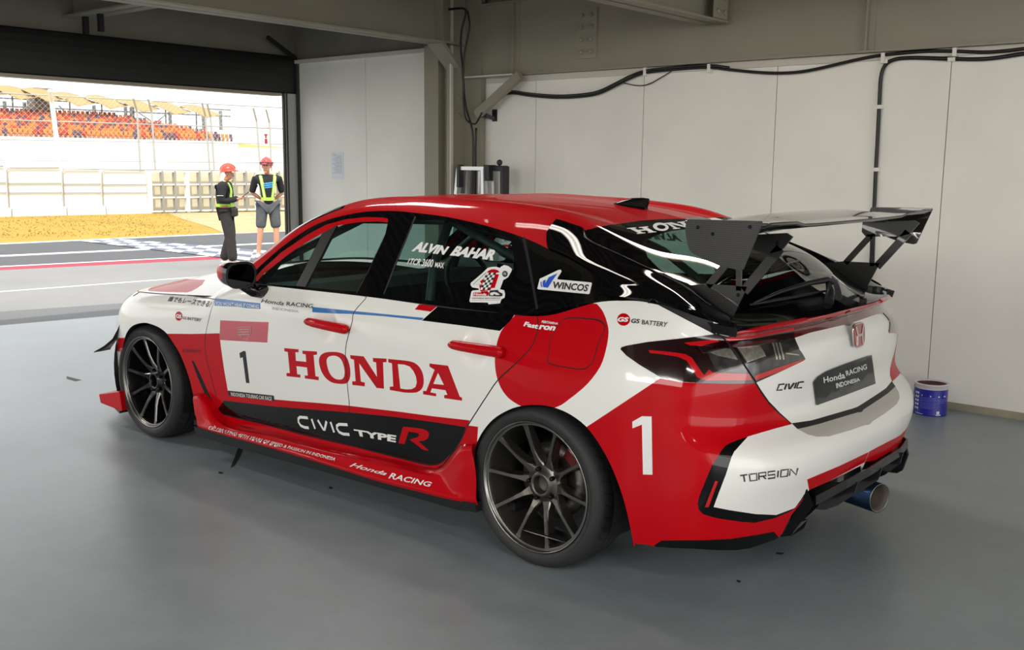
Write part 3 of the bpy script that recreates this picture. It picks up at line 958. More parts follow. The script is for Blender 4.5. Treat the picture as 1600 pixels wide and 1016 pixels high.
# ------------------------------------------------------------------ stickers and lettering laid on the panels
_tv, _tf = [], []
for pm_0 in parts.values():
    b = len(_tv)
    _tv += [Vector(p) for p in np.concatenate(pm_0.X)]
    _tf += [tuple(b + k for k in t) for t in pm_0.T]
SKIN = BVHTree.FromPolygons(_tv, _tf)


MIR = False


def on_skin(u, w, lift=.0016):
    fl_ = np.array([1, -1 if MIR else 1, 1])
    d = Vector(ray(u, w) * fl_).normalized()
    h = SKIN.ray_cast(Vector(CAM * fl_), d)
    if h[0] is None: return None, None
    n = h[1] if h[1].dot(d) < 0 else -h[1]
    return h[0] + n * lift, n


def host(p, side=1):
    return parts[(p, side)] if (p, side) in parts else parts[(p, 0)]


def sticker(part, pts, paint, lift=.0016, step=7, holes=()):
    """a flat-colour shape on the skin, outline given in picture points"""
    P = [np.array(q, float) for q in dens(pts, step)]
    hl = [np.array(h, float) for h in holes]
    a = np.array(P); x0, y0 = a.min(0); x1, y1 = a.max(0)
    V = [tuple(p) for p in P]; E = [(i, (i + 1) % len(P)) for i in range(len(P))]
    for h in hl:
        b = len(V); V += [tuple(q) for q in h]; E += [(b + i, b + (i + 1) % len(h)) for i in range(len(h))]
    for x in np.arange(x0 + step / 2, x1, step):
        for y in np.arange(y0 + step / 2, y1, step): V.append((x, y))
    r = delaunay_2d_cdt([Vector(v) for v in V], E, [], 0, 1e-4)
    Q = np.array([tuple(q) for q in r[0]]); T = np.array([tuple(f) for f in r[2] if len(f) == 3], int)
    c = Q[T].mean(1)
    k = inside(c, a)
    for h in hl: k &= ~inside(c, h)
    lay(part, Q, T[k], paint, lift)


def lay(part, Q, T, paint, lift):
    if not len(T): return
    used, inv = np.unique(np.array(T), return_inverse=True)
    T = inv.reshape(-1, 3)
    X, N, ok = [], [], []
    for u, w in Q[used]:
        p, n = on_skin(u, w, lift)
        ok.append(p is not None)
        X.append(p if p else Vector((0, 0, 0))); N.append(n if n else Vector((0, 0, 1)))
    T2 = []
    for t in T:
        if not all(ok[i] for i in t): continue
        fn = (X[t[1]] - X[t[0]]).cross(X[t[2]] - X[t[0]])
        T2.append(tuple(t) if fn.dot(N[t[0]]) > 0 else (t[0], t[2], t[1]))
    if isinstance(part, PartMesh): part.raw([tuple(p) for p in X], [tuple(n) for n in N], T2, paint)
    else: host(part).raw([tuple(p) for p in X], [tuple(n) for n in N], T2, paint)


def stroke_sticker(part, pts, w, paint, lift=.001):
    sticker(part, [tuple(p) for p in strip(pts, w)], paint, lift, 4)


def glyphs(s, bold=0.0, shear=0.0, spacing=1.0):
    """lettering as triangles in a unit box (x right, y down)"""
    cu = bpy.data.curves.new('t', 'FONT')
    cu.body = s; cu.offset = bold; cu.shear = shear; cu.space_character = spacing
    cu.resolution_u = 3; cu.fill_mode = 'FRONT'
    o = bpy.data.objects.new('t', cu); COL.objects.link(o)
    bpy.context.view_layer.update()
    me = bpy.data.meshes.new_from_object(o.evaluated_get(bpy.context.evaluated_depsgraph_get()))
    me.calc_loop_triangles()
    V = np.array([tuple(v.co)[:2] for v in me.vertices]); T = np.array([tuple(t.vertices) for t in me.loop_triangles])
    bpy.data.objects.remove(o); bpy.data.curves.remove(cu); bpy.data.meshes.remove(me)
    lo, hi = V.min(0), V.max(0)
    V = (V - lo) / (hi - lo)
    V[:, 1] = 1 - V[:, 1]
    return V, T


def text(part, s, tl, tr, br, bl, paint, bold=0.02, shear=0.0, lift=.0020, spacing=1.0):
    V, T = glyphs(s, bold, shear, spacing)
    tl, tr, br, bl = map(np.array, (tl, tr, br, bl))
    x, y = V[:, :1], V[:, 1:]
    Q = (1 - y) * ((1 - x) * tl + x * tr) + y * ((1 - x) * bl + x * br)
    lay(part, Q, T, paint, lift)


GLY = {'T': [[(0, 0), (1, 0)], [(.5, 0), (.5, 1)]], 'O': [[(0, 0), (1, 0), (1, 1), (0, 1), (0, -.06)]], 'R': [[(0, 1), (0, 0), (1, 0), (1, .52), (.1, .52)], [(.55, .52), (1, 1)]],
       'S': [[(1, 0), (0, 0), (0, .5), (1, .5), (1, 1), (0, 1)]], 'I': [[(.5, 0), (.5, 1)]], 'N': [[(0, 1), (0, 0), (1, 1), (1, 0)]], 'C': [[(1, 0), (0, 0), (0, 1), (1, 1)]], 'V': [[(0, 0), (.4, 1), (.6, 1), (1, 0)]]}


def techno(part, s, tl, tr, br, bl, w, paint, wide=None):
    """square-cut technical lettering drawn with a pen of width w"""
    tl, tr, br, bl = map(np.array, (tl, tr, br, bl))
    ws = [.25 if c == 'I' else 1.0 for c in s]
    tot = sum(ws) + .30 * (len(s) - 1); x0 = 0
    for c, cw in zip(s, ws):
        for st in GLY[c]:
            q = []
            for x, y in st:
                X = (x0 + (x if c != 'I' else x) * cw) / tot
                q.append(tuple((1 - y) * ((1 - X) * tl + X * tr) + y * ((1 - X) * bl + X * br)))
            stroke_sticker(part, q, w, paint, .002)
        x0 += cw + .30


def disc_px(cx, cy, rx, ry, n=28, rot=0.0):
    return [(cx + rx * math.cos(2 * math.pi * k / n) * math.cos(rot) - ry * math.sin(2 * math.pi * k / n) * math.sin(rot),
             cy + rx * math.cos(2 * math.pi * k / n) * math.sin(rot) + ry * math.sin(2 * math.pi * k / n) * math.cos(rot)) for k in range(n)]


# front wing and doors
stroke_sticker('body_shell', [(208, 463), (218, 456.5), (234, 458), (260, 460), (296, 462), (337, 468)], 1.0, 'gap')
text('body_shell', '誰でもレースできる!', (265, 463), (332, 470.5), (329, 481), (262, 471), 'ink', .014, .25)
sticker('body_shell', disc_px(279.5, 494, 5.6, 7.2), 'red', .0008)
text('body_shell', 'GS', (275, 491), (284, 492), (284, 498), (275, 497), 'stick', .04)
text('body_shell', 'GS BATTERY', (286, 494.5), (315.5, 498), (314.5, 503), (285.5, 498.5), 'ink', .015, .1)
techno('body_shell', 'TORSION', (284.5, 546), (314.5, 547), (313.5, 550.6), (284, 550.6), .8, 'ink')
text('front_door', "YOU WON'T HEAR IT COMING", (337.5, 471), (405, 476.5), (405, 482), (337.5, 477), 'stick', .01)
text('front_door', 'Honda', (409, 467), (445, 471.5), (443, 477.5), (408, 473), 'ink', .006, .2)
text('front_door', 'RACING', (448, 471.5), (490, 475.5), (489, 482), (448, 478), 'ink', .008, .1)
text('front_door', 'INDONESIA', (426, 479.5), (467, 485), (467, 489), (426, 484), 'shelf', .005)
text('front_door', 'INDONESIA TOURING CAR RACE', (361, 613), (425, 620), (425, 626), (362, 618.5), 'stick', .01)
# the badge on the red number-plate header: an outline of the country's name plate
for q in ([(371, 512), (380, 511), (392, 511), (392, 521), (386, 530), (378, 529), (377, 526)],):
    stroke_sticker('front_door', q + q[:1], 0.7, 'shelf')
for k in range(3):
    stroke_sticker('front_door', [(372, 515 + 4 * k), (390, 514.5 + 4 * k)], 1.1, 'shelf')
text('rear_door', 'TYPE', (553, 670.5), (620, 680.5), (619, 691.5), (556, 680.5), 'stick', .045, .0)
text('rear_door', 'Fast', (819, 502.5), (842, 507), (841.5, 515), (818, 510), 'stick', .045, .25)
text('body_shell', 'ron', (842.5, 508), (869, 510.5), (868, 517.5), (842, 515), 'stick', .045, .25)
text('body_shell', 'PERTAMINA', (847, 501), (872.5, 504.5), (872, 508), (846.5, 505), 'stick', .03, .2)
# quarter panel
sticker('body_shell', disc_px(974.5, 499.5, 10.2, 9.8), 'red', .0008)
text('body_shell', 'GS', (966, 495.8), (983, 496.2), (982, 503.5), (965, 503), 'stick', .045, .15)
text('body_shell', 'GS', (987, 498), (1000, 499), (999.5, 506), (986, 505), 'ink', .03, .1)
text('body_shell', 'BATTERY', (1003, 500), (1044, 504), (1042, 511.5), (1003, 507), 'ink', .015, .1)
# tail and bumper
techno('tailgate', 'CIVIC', (1217, 601), (1255.5, 596.5), (1252.5, 605.5), (1213.5, 610), 2.4, 'ink')
techno('rear_bumper', 'TORSION', (1156, 743.2), (1246, 731.5), (1243.5, 742), (1158, 753.5), 2.1, 'ink')
# skirts
text(parts[('side_skirt', 1)], 'CELEBRATING 40TH YEARS OF SPEED & PASSION IN INDONESIA', (328, 666.5), (525, 716), (523, 721.5), (326, 670), 'stick', .012, .3, .004)
text(parts[('side_skirt', 1)], 'Honda', (551, 723), (607, 738.5), (602, 743.5), (546, 729.5), 'stick', .012, .3)
text(parts[('side_skirt', 1)], 'RACING', (612, 739), (676, 754), (672, 761.5), (607, 748), 'stick', .015, .1)


# window stickers: children of the panes they are on
def glass_sticker(name, label):
    pm = PartMesh()
    STK.append((pm, name, label))
    return pm


STK = []
pm = glass_sticker('driver_name_sticker', 'white lettering on the rear door glass')
text(pm, 'ALVIN', (650, 377), (703, 386), (697, 399), (643, 393), 'stick', .055, .22)
text(pm, 'BAHAR', (711, 384.5), (776, 391), (771, 407.5), (703, 399.5), 'stick', .055, .22)
text(pm, '1TCR 3600', (640, 404), (678.5, 405.5), (676, 418.5), (636, 413), 'stick', .02, .1)
text(pm, 'MAX', (681, 410), (695, 411), (693.5, 420), (679.5, 418), 'stick', .02)
pm41 = glass_sticker('number_sticker', 'white sticker with a red and chequered 41 and a small car')
F41 = lambda q: crop(730, 410, q, 12.44)
sticker(pm41, F41([(65, 440), (75, 400), (300, 210), (400, 112), (480, 92), (560, 88), (640, 112), (660, 85), (720, 55), (800, 75), (868, 130), (868, 165), (800, 290), (740, 330), (706, 345), (640, 525), (720, 545), (740, 620), (730, 690), (670, 720), (640, 800), (420, 820), (400, 785), (60, 780), (45, 750), (85, 570), (110, 550), (230, 540), (220, 510), (100, 490)]), 'stick', .0010)
sticker(pm41, F41([(380, 200), (420, 165), (470, 142), (530, 135), (595, 155), (635, 195), (575, 208), (622, 240), (540, 500), (470, 505), (455, 545), (262, 570), (238, 450), (300, 435), (250, 375), (335, 315)]), 'red', .0015)
stroke_sticker(pm41, F41([(368, 208), (118, 436), (300, 436)]), .7, 'ink', .0020)
sticker(pm41, F41([(180, 392), (350, 245), (330, 310), (225, 400)]), 'stick', .0019)
for i in range(7):
    for j in range(4):
        x = 382 + j * 45 - i * 18; y = 205 + i * 48
        sticker(pm41, F41([(x, y), (x + 45, y), (x + 28, y + 48), (x - 17, y + 48)]), 'ink' if (i + j) % 2 else 'stick', .0022, 20)
sticker(pm41, F41([(570, 212), (680, 200), (684, 236), (562, 238)]), 'stick', .0022)
sticker(pm41, F41(disc_px(738, 230, 54, 60)), 'ink', .0020)
text(pm41, 'FA', *F41([(712, 200), (765, 205), (760, 258), (708, 252)]), 'stick', .01, .2, .0026)
sticker(pm41, F41([(125, 590), (270, 590), (275, 570), (395, 560), (430, 600), (402, 660), (115, 660)]), 'red', .0015)
text(pm41, 'Honda', *F41([(135, 600), (385, 605), (380, 652), (130, 648)]), 'stick', .04, .1, .0022)
sticker(pm41, F41([(440, 570), (450, 550), (600, 540), (625, 580), (690, 610), (692, 655), (640, 668), (455, 662), (415, 655)]), 'ink', .0015)
sticker(pm41, F41([(450, 600), (530, 580), (600, 600), (640, 640), (560, 640), (535, 615), (505, 650), (450, 640)]), 'stick', .0021)
text(pm41, 'INDONESIA MOTORSPORT', *F41([(100, 690), (655, 692), (650, 715), (98, 714)]), 'ink', .02, 0, .0018)
stroke_sticker(pm41, F41([(90, 740), (655, 738)]), .35, 'ink', .0018)
pmw = glass_sticker('brand_sticker', 'white sticker with a blue wing mark on the rear quarter window')
FW = lambda q: crop(835, 415, q, 14.44)
sticker(pmw, FW([(70, 525), (125, 305), (545, 106), (598, 100), (620, 135), (525, 290), (530, 318), (1285, 388), (1303, 410), (1250, 638), (1220, 650), (100, 542)]), 'stick', .0016)
sticker(pmw, FW([(530, 180), (330, 270), (250, 410), (265, 325), (200, 350), (190, 430), (205, 495), (310, 510), (410, 350)]), 'blue2', .0022)
sticker(pmw, FW([(175, 360), (145, 380), (150, 460), (170, 495), (190, 490), (168, 420)]), 'blue2', .0022)
text(pmw, 'WINCOS', *FW([(432, 365), (1240, 438), (1206, 600), (420, 522)]), 'ink', .035, .12, .0024)
pmh = glass_sticker('lettering', 'white slab lettering across the top of the tailgate glass')
FH = lambda q: crop(820, 300, q)
def slab(poly, tl, tr, br, bl):
    p = np.array(poly); lo, hi = p.min(0), p.max(0); q = (p - lo) / (hi - lo)
    tl, tr, br, bl = map(np.array, (tl, tr, br, bl)); x, y = q[:, :1], q[:, 1:]
    return [tuple(v) for v in (1 - y) * ((1 - x) * tl + x * tr) + y * ((1 - x) * bl + x * br)]
sticker(pmh, FH(slab(HONDA_H, (793, 286), (960, 264), (1030, 316), (880, 340))), 'stick', step=4)
sticker(pmh, FH(disc_px(1062, 275, 62, 32, 24, .12)), 'stick', holes=[FH(disc_px(1065, 276, 34, 16, 16, .12))])
sticker(pmh, FH(slab(HONDA_N, (1085, 246), (1240, 226), (1310, 278), (1160, 302))), 'stick', step=4)
sticker(pmh, FH(slab(HONDA_D, (1250, 225), (1390, 210), (1460, 256), (1325, 276))), 'stick', step=4, holes=[FH(slab(HONDA_D2, (1306, 226), (1362, 220), (1412, 252), (1356, 262)))])
sticker(pmh, FH(slab(HONDA_A, (1400, 210), (1530, 198), (1610, 238), (1470, 256))), 'stick', step=4)
# the same name on the other rear door, read from its own side
pm = glass_sticker('driver_name_sticker', 'white lettering on the far rear door glass')
MIR = True
text(pm, 'ALVIN BAHAR', (776, 391), (650, 377), (643, 393), (771, 407.5), 'stick', .055, .15)
text(pm, '1TCR 3600 MAX', (695, 408), (640, 404), (636, 413), (693, 420), 'stick', .02, .1)
MIR = False
PAINT['blue2'] = mat('deep_blue_mark', (20, 82, 190), 0.4)

# ------------------------------------------------------------------ link the panels
LABELS = {('front_door', 1): 'white door with a black number 1 and red lettering'}
built = {}
for (p, sd), m in parts.items():
    o = m.build(p, car)
    built[(p, sd)] = o
for i, (pm, nm, lb) in enumerate(STK):
    par = [built[('rear_side_window', 1)], built[('rear_side_window', 1)], built[('quarter_window', 1)], built[('rear_window', 0)], built[('rear_side_window', -1)]][i]
    o = pm.build(nm, par)
    o['label'] = lb

for sd_ in (1, -1):  # added bead along the tailgate glass edge, there to catch a highlight
    MB().tube([tuple(np.array(on_skin(*q)[0]) * [1, sd_, 1]) for q in spl(RIDGE[:-2], n=4)], .0035, 6).build('highlight_bead', M_BLACK, car)
# ------------------------------------------------------------------ wheels
M_GUN = mat('gunmetal', (104, 100, 94), 0.32, metal=0.85)
M_DARKGUN = mat('dark_gunmetal', (42, 41, 41), 0.3, metal=0.8, coat=0.4)
M_LIP = mat('machined_lip', (138, 136, 132), 0.28, metal=1.0)
M_TIRE = mat('tyre_rubber', (40, 40, 41), 0.62, bump=(60, .15))
M_GROOVE = mat('tyre_groove', (12, 12, 12), 0.8)
M_STEEL = mat('brake_steel', (110, 106, 102), 0.35, metal=0.9)
M_CAL = mat('red_caliper', (92, 8, 12), 0.45, coat=.3)
M_NUT = mat('lug_nut_black', (30, 30, 32), 0.3, metal=0.8)
ZC = 0.3156


def wheel(body_mat, edge_mat):
    """outer face at y = 0, axle along y"""
    m = MB()
    prof = [(.252, -.006), (.2525, 0), (.249, .002), (.246, -.002), (.2435, -.010), (.240, -.012), (.2375, -.010), (.2355, -.014), (.232, -.030), (.228, -.060), (.218, -.130),
            (.214, -.165), (.226, -.205), (.247, -.222), (.252, -.222), (.240, -.19), (.226, -.14), (.236, -.06), (.244, -.02)]
    mats = [1] * 4 + [0, 1, 1] + [0] * 12
    m.lathe(prof, 72, mats=mats, closed=True)
    for k in range(10):
        a = 2 * math.pi * (k + .33) / 10
        st = [(.056, .025, -.064, -.100), (.080, .0185, -.056, -.098), (.102, .0115, -.046, -.092), (.14, .0088, -.034, -.082), (.19, .0084, -.024, -.068), (.222, .0092, -.018, -.054), (.238, .013, -.014, -.044)]
        V, F = [], []
        for r, hw, yf, yb in st:
            for s_, yy, ww in ((-1, yf, .72), (-1, yf - .006, 1), (-1, yb, .85), (1, yb, .85), (1, yf - .006, 1), (1, yf, .72)):
                x = hw * s_ * ww
                V.append((r * math.cos(a) - x * math.sin(a), yy, r * math.sin(a) + x * math.cos(a)))
        n = 6; fm = []
        for i in range(len(st) - 1):
            for q in range(n):
                F.append((i * n + q, i * n + (q + 1) % n, (i + 1) * n + (q + 1) % n, (i + 1) * n + q)); fm.append(1 if q in (0, 4) else 0)
        F.append(tuple(range(n))); fm.append(0)
        b = len(m.v); m.v += V; m.f += [tuple(b + i for i in f) for f in F]; m.m += fm; m.sm += [False] * len(F)
    m.lathe([(.034, -.045), (.038, -.040), (.046, -.041), (.050, -.056), (.070, -.060), (.079, -.066), (.081, -.098), (.060, -.11), (.034, -.10)], 40, closed=True)
    m.lathe([(.0335, -.075), (.001, -.080)], 24)
    w = m.build('wheel', [body_mat, edge_mat])
    # tyre
    t = MB()
    tp = [(.246, -.012), (.252, -.004), (.262, .003), (.275, .0065), (.288, .005), (.298, -.002), (.306, -.012), (.3125, -.026), (.3150, -.045), (.3156, -.075), (.3156, -.165),
          (.3150, -.195), (.311, -.215), (.300, -.232), (.28, -.240), (.262, -.236), (.252, -.226), (.246, -.215)]
    t.lathe(tp, 96)
    for k in range(44):
        a0 = 2 * math.pi * k / 44
        pts = [(.3135, -.022, 0), (.3158, -.045, .035), (.3160, -.08, .075), (.3160, -.115, .09)]
        V = []
        for r, y, da in pts:
            for e in (-.0055, .0055):
                V.append(((r + .0004) * math.cos(a0 + da + e), y, (r + .0004) * math.sin(a0 + da + e)))
        t.add(V, [(0, 1, 3, 2), (2, 3, 5, 4), (4, 5, 7, 6)], 1)
    for yy in (-.085, -.125, -.165):
        t.lathe([(.3161, yy), (.3161, yy - .009)], 96, mat=1)
    t.lathe([(.268, .0062), (.2695, .0072), (.271, .0068)], 96)
    t.build('tire', [M_TIRE, M_GROOVE], w)
    for k in range(5):
        a = 2 * math.pi * (k + .15) / 5
        q = MB().lathe([(.0005, -.040), (.0075, -.041), (.0085, -.045), (.0095, -.062)], 10, c=(.060 * math.cos(a), 0, .060 * math.sin(a)))
        q.build('lug_nut', M_NUT, w)
    return w


w_rear = wheel(M_GUN, M_LIP)
w_front = wheel(M_DARKGUN, M_LIP)
YW = .905
for w_, x in ((w_rear, 0.0), (w_front, 2.730)):
    w_.parent = car
    w_.location = (x, YW, ZC)
    o = copy_tree(w_, car)
    o.location = (x, -YW, ZC); o.rotation_euler = (0, 0, math.pi)
w_rear.rotation_euler = (0, math.radians(8), 0)
w_front.rotation_euler = (0, math.radians(3), 0)
for x, r in ((0.0, .150), (2.73, .165)):
    for s_ in (1, -1):
        y = s_ * (YW - .135)
        d = MB().lathe([(.07, -.012), (r, -.012), (r, .012), (.07, .012)], 40, c=(x, y, ZC), closed=True).lathe([(.07, .012), (.068, .035 * 1), (.03, .035)], 24, c=(x, y, ZC))
        d.build('brake_disc', M_STEEL, car)
        c = MB()
        a0 = math.radians(28)
        V = []
        for i in range(7):
            a = a0 + math.radians(34) * i / 6
            for rr, yy in ((r - .030, -.04), (r + .016, -.04), (r + .016, .03), (r - .030, .03)):
                V.append((x + rr * math.cos(math.pi - a), y + s_ * yy, ZC + rr * math.sin(a)) if x else (x - rr * math.cos(a), y + s_ * yy, ZC + rr * math.sin(a)))
        F = [(i * 4 + q, i * 4 + (q + 1) % 4, i * 4 + 4 + (q + 1) % 4, i * 4 + 4 + q) for i in range(6) for q in range(4)] + [(0, 1, 2, 3), (24, 25, 26, 27)]
        c.add(V, F).build('brake_caliper', M_CAL, car, bevel=.004)

# wheel-arch liners and floor pan
for x in (0.0, 2.735):
    for s_ in (1, -1):
        V, F = [], []; lin = MB()
        for i in range(25):
            a = math.radians(-22 + 224 * i / 24)
            for y in (.895, .52):
                r = .362 if y > .6 else .37
                V.append((x + r * math.cos(a), s_ * y, ZC + .012 + r * math.sin(a)))
        F = [(2 * i, 2 * i + 1, 2 * i + 3, 2 * i + 2) for i in range(24)]
        lin.add(V, F)
        lin.add([(x + .37 * math.cos(math.radians(-22 + 224 * i / 24)), s_ * .53, ZC + .012 + .37 * math.sin(math.radians(-22 + 224 * i / 24))) for i in range(25)], [tuple(range(25))])
        lin.build('wheel_arch_liner', M_TRIM, car, recalc=False)
MB().box(-.62, 3.35, -.52, .52, .135, .16).box(.40, 2.35, -.86, .86, .135, .16).build('floor_pan', M_TRIM, car)

# skirt splitters
for s_ in (1, -1):
    top = [ay(*q, .945) * np.array([1, s_, 1]) + np.array([0, 0, .002]) for q in SK_B[0:]]
    low = [ay(308, 681, .935), ay(400, 707.5, .935), ay(500, 735, .935), ay(620, 769, .935), ay(731, 801, .935), ay(744, 799.5, .935)]
    low = [q * np.array([1, s_, 1]) for q in low]
    m = MB()
    xs = np.linspace(max(top[0][0], low[0][0]) - .001, min(top[-1][0], low[-1][0]) + .002, 20)
    zt = np.interp(-xs, [-q[0] for q in top], [q[2] for q in top]); zl = np.interp(-xs, [-q[0] for q in low], [q[2] for q in low])
    V = []
    for x, a, b in zip(xs, zt, zl):
        V += [(x, s_ * .952, a - .004), (x, s_ * .940, b), (x, s_ * .80, b - .002), (x, s_ * .80, a - .004)]
    F = [(i * 4 + q, i * 4 + (q + 1) % 4, i * 4 + 4 + (q + 1) % 4, i * 4 + 4 + q) for i in range(19) for q in range(4)] + [(0, 1, 2, 3), (76, 77, 78, 79)]
    m.add(V, F).build('skirt_splitter', mat('skirt_plate_black', (20, 22, 24), .55), car)

# ------------------------------------------------------------------ rear wing
def carbon(name):
    if name in MATS: return MATS[name]
    m = mat(name, (26, 26, 28), .3, coat=.8)
    n, l = nodes_of(m)
    b = n['Principled BSDF']
    tc = n.new('ShaderNodeTexCoord'); mp = n.new('ShaderNodeMapping'); ck = n.new('ShaderNodeTexChecker')
    mp.inputs['Rotation'].default_value = (0, math.radians(45), 0)
    ck.inputs['Scale'].default_value = 210
    ck.inputs['Color1'].default_value = srgb((20, 20, 21)); ck.inputs['Color2'].default_value = srgb((50, 48, 47))
    l.new(tc.outputs['Object'], mp.inputs[0]); l.new(mp.outputs[0], ck.inputs['Vector']); l.new(ck.outputs['Color'], b.inputs['Base Color'])
    return m


M_CARB = carbon('carbon_weave')
NW = 25
V, F = [], []
foil = [(0, .003), (.02, .016), (.07, .026), (.14, .026), (.21, .018), (.265, .012), (.272, .016), (.274, .010), (.262, .002), (.2, -.006), (.13, -.020), (.06, -.022), (.015, -.012)]
for i in range(NW):
    y = -.797 + 1.594 * i / (NW - 1)
    e = abs(y) / .8
    k = 1 / (1 + math.exp((e - .62) * 14))          # the middle sits flatter and higher at the front
    for d, h in foil:
        x = -.553 - d
        V.append((x + .012 * k, y, 1.310 + h - .012 * k * (d / .27) * .6 + .014 * k * (1 - d / .27) - .020 * (1 - k) * math.sin(math.pi * min(d / .27, 1)) * 1.0 + (.008 if not k > .5 else 0) * d / .27))
nf = len(foil)
for i in range(NW - 1):
    for q in range(nf):
        F.append((i * nf + q, i * nf + (q + 1) % nf, (i + 1) * nf + (q + 1) % nf, (i + 1) * nf + q))
F += [tuple(range(nf)), tuple(range((NW - 1) * nf, NW * nf))]
wing = MB().add(V, F, 0, True).build('rear_wing', mat('wing_black', (16, 16, 17), .22, coat=1.0), car)
EP = spl([(-.566, 1.337), (-.556, 1.33), (-.552, 1.30), (-.562, 1.255), (-.574, 1.232), (-.59, 1.222)], n=3) + [(-.69, 1.190), (-.757, 1.1805), (-.771, 1.186), (-.829, 1.336), (-.826, 1.342)]
for s_ in (1, -1):
    MB().prism([(x, s_ * .797, z) for x, z in EP], (0, s_ * .005, 0)).build('endplate', M_CARB, wing, bevel=.001)
    for x, z in ((-.60, 1.312), (-.655, 1.293), (-.787, 1.322)):
        MB().lathe([(.0045, .004), (.006, .002), (.006, 0)], 10, c=(x, s_ * .802, z)).disc(.0045, .004, 10, c=(x, s_ * .802, z)).build('bolt', M_NUT, wing)
    st = MB()
    yb = s_ * .600
    def bar(a, b, w):
        a, b = Vector((a[0], yb, a[1])), Vector((b[0], yb, b[1]))
        d = (b - a).normalized(); n_ = Vector((-d.z, 0, d.x)) * w / 2
        st.prism([a + n_, b + n_, b - n_, a - n_], (0, s_ * .007, 0))
    st.prism([(x, yb, z) for x, z in ((-.436, 1.088), (-.525, 1.103), (-.688, 1.106), (-.655, 1.035), (-.632, .985), (-.555, .998), (-.448, 1.056))], (0, s_ * .007, 0))
    bar((-.535, 1.095), (-.640, 1.222), .026); bar((-.655, 1.09), (-.648, 1.23), .020); bar((-.676, 1.09), (-.80, 1.245), .034)
    st.prism([(x, yb, z) for x, z in ((-.60, 1.236), (-.62, 1.216), (-.77, 1.226), (-.806, 1.238), (-.842, 1.284), (-.82, 1.296), (-.70, 1.284), (-.602, 1.300))], (0, s_ * .007, 0))
    sto = st.build('stay', M_CARB, wing)
    fo = MB()
    fo.prism([(-.445, s_ * .607, 1.058), (-.445, s_ * .640, 1.052), (-.56, s_ * .648, .990), (-.632, s_ * .640, .975), (-.632, s_ * .607, .990)], (.004, 0, .012))
    fo.prism([(-.440, s_ * .607, 1.088), (-.448, s_ * .607, 1.054), (-.555, s_ * .607, .998), (-.632, s_ * .607, .985), (-.640, s_ * .607, 1.000), (-.53, s_ * .607, 1.045)], (0, s_ * .016, 0))
    fo.build('stay_bracket', M_BLACK, wing, bevel=.002)
    for x, z in ((-.475, 1.075), (-.655, 1.075), (-.79, 1.262)):
        MB().lathe([(.004, .004), (.006, .002), (.006, 0)], 10, c=(x, s_ * .608, z)).disc(.004, .004, 10, c=(x, s_ * .608, z)).build('bolt', M_NUT, wing)

# ------------------------------------------------------------------ shark-fin aerial, wiper, badge, plate
fin = MB()
FP = [(.285, 0.0), (.24, .024), (.19, .044), (.14, .055), (.105, .058), (.108, .040), (.118, .018), (.120, 0.0)]
FW_ = [.002, .012, .014, .010, .005, .008, .014, .018]
V = []
for s_ in (1, -1):
    for (x, h), w in zip(FP, FW_):
        V.append((x, s_ * (.022 if h == 0 else w * .75), 1.312 + (x - .1) * .17 + h))
nF = len(FP)
fin.add(V, [tuple(range(nF))[::-1], tuple(range(nF, 2 * nF))] + [(i, (i + 1) % nF, nF + (i + 1) % nF, nF + i) for i in range(nF)], 0)
fin.build('antenna', M_BLACK, car, bevel=.004)


def skin_pt(u, w, lift=.01):
    p, n = on_skin(u, w, lift)
    return p


wp = MB()
wp.tube([skin_pt(1176, 478, .012), skin_pt(1215, 466, .03), skin_pt(1255, 455, .035), skin_pt(1285, 449, .035), skin_pt(1296, 452, .03)], [.004, .007, .010, .013, .010], 8)
wp.tube([skin_pt(1288, 452, .03), skin_pt(1294, 462, .018), skin_pt(1294, 474, .004)], [.010, .016, .02], 8)
wi = wp.build('rear_wiper', M_SATIN, car)
MB().tube([skin_pt(1170, 480, .010), skin_pt(1200, 474, .008), skin_pt(1240, 467, .008), skin_pt(1290, 458, .010)], [.004, .006, .006, .004], 6).build('wiper_blade', M_RUBBER, wi)

TILT = .10
bx = ay(1338, 523, 0.0)
# badge: red slab, chrome rim and letter
def badge_pt(y, z, d): return (bx[0] - .006 - d - z * TILT * -1.0, y, bx[2] + z)
RIMP = [(math.copysign(abs(math.cos(t)) ** .55, math.cos(t)), math.copysign(abs(math.sin(t)) ** .55, math.sin(t))) for t in np.linspace(0, 2 * math.pi, 40, endpoint=False)]
m = MB()
m.prism([badge_pt(a * (.056 + .004 * b) * 1.0, b * .047, 0) for a, b in RIMP], (-.006, 0, 0))
bd = m.build('badge', mat('chrome', (205, 203, 200), .12, metal=1), car, bevel=.001)
MB().prism([badge_pt(a * (.050 + .0035 * b), b * .042, .0058) for a, b in RIMP], (-.002, 0, 0)).build('badge_face', mat('badge_red', (150, 18, 26), .2, coat=1), bd)
hm = MB()
for s_ in (1, -1):
    hm.prism([badge_pt(s_ * a * 1.45, b, .0078) for a, b in ((.030, .036), (.020, .036), (.011, .004), (.011, -.004), (.013, -.036), (.022, -.036), (.0185, 0))], (-.002, 0, 0))
hm.prism([badge_pt(a * 1.45, b, .0078) for a, b in ((-.012, .005), (.012, .005), (.012, -.005), (-.012, -.005))], (-.002, 0, 0))
hm.build('badge_letter', MATS['chrome'], bd)

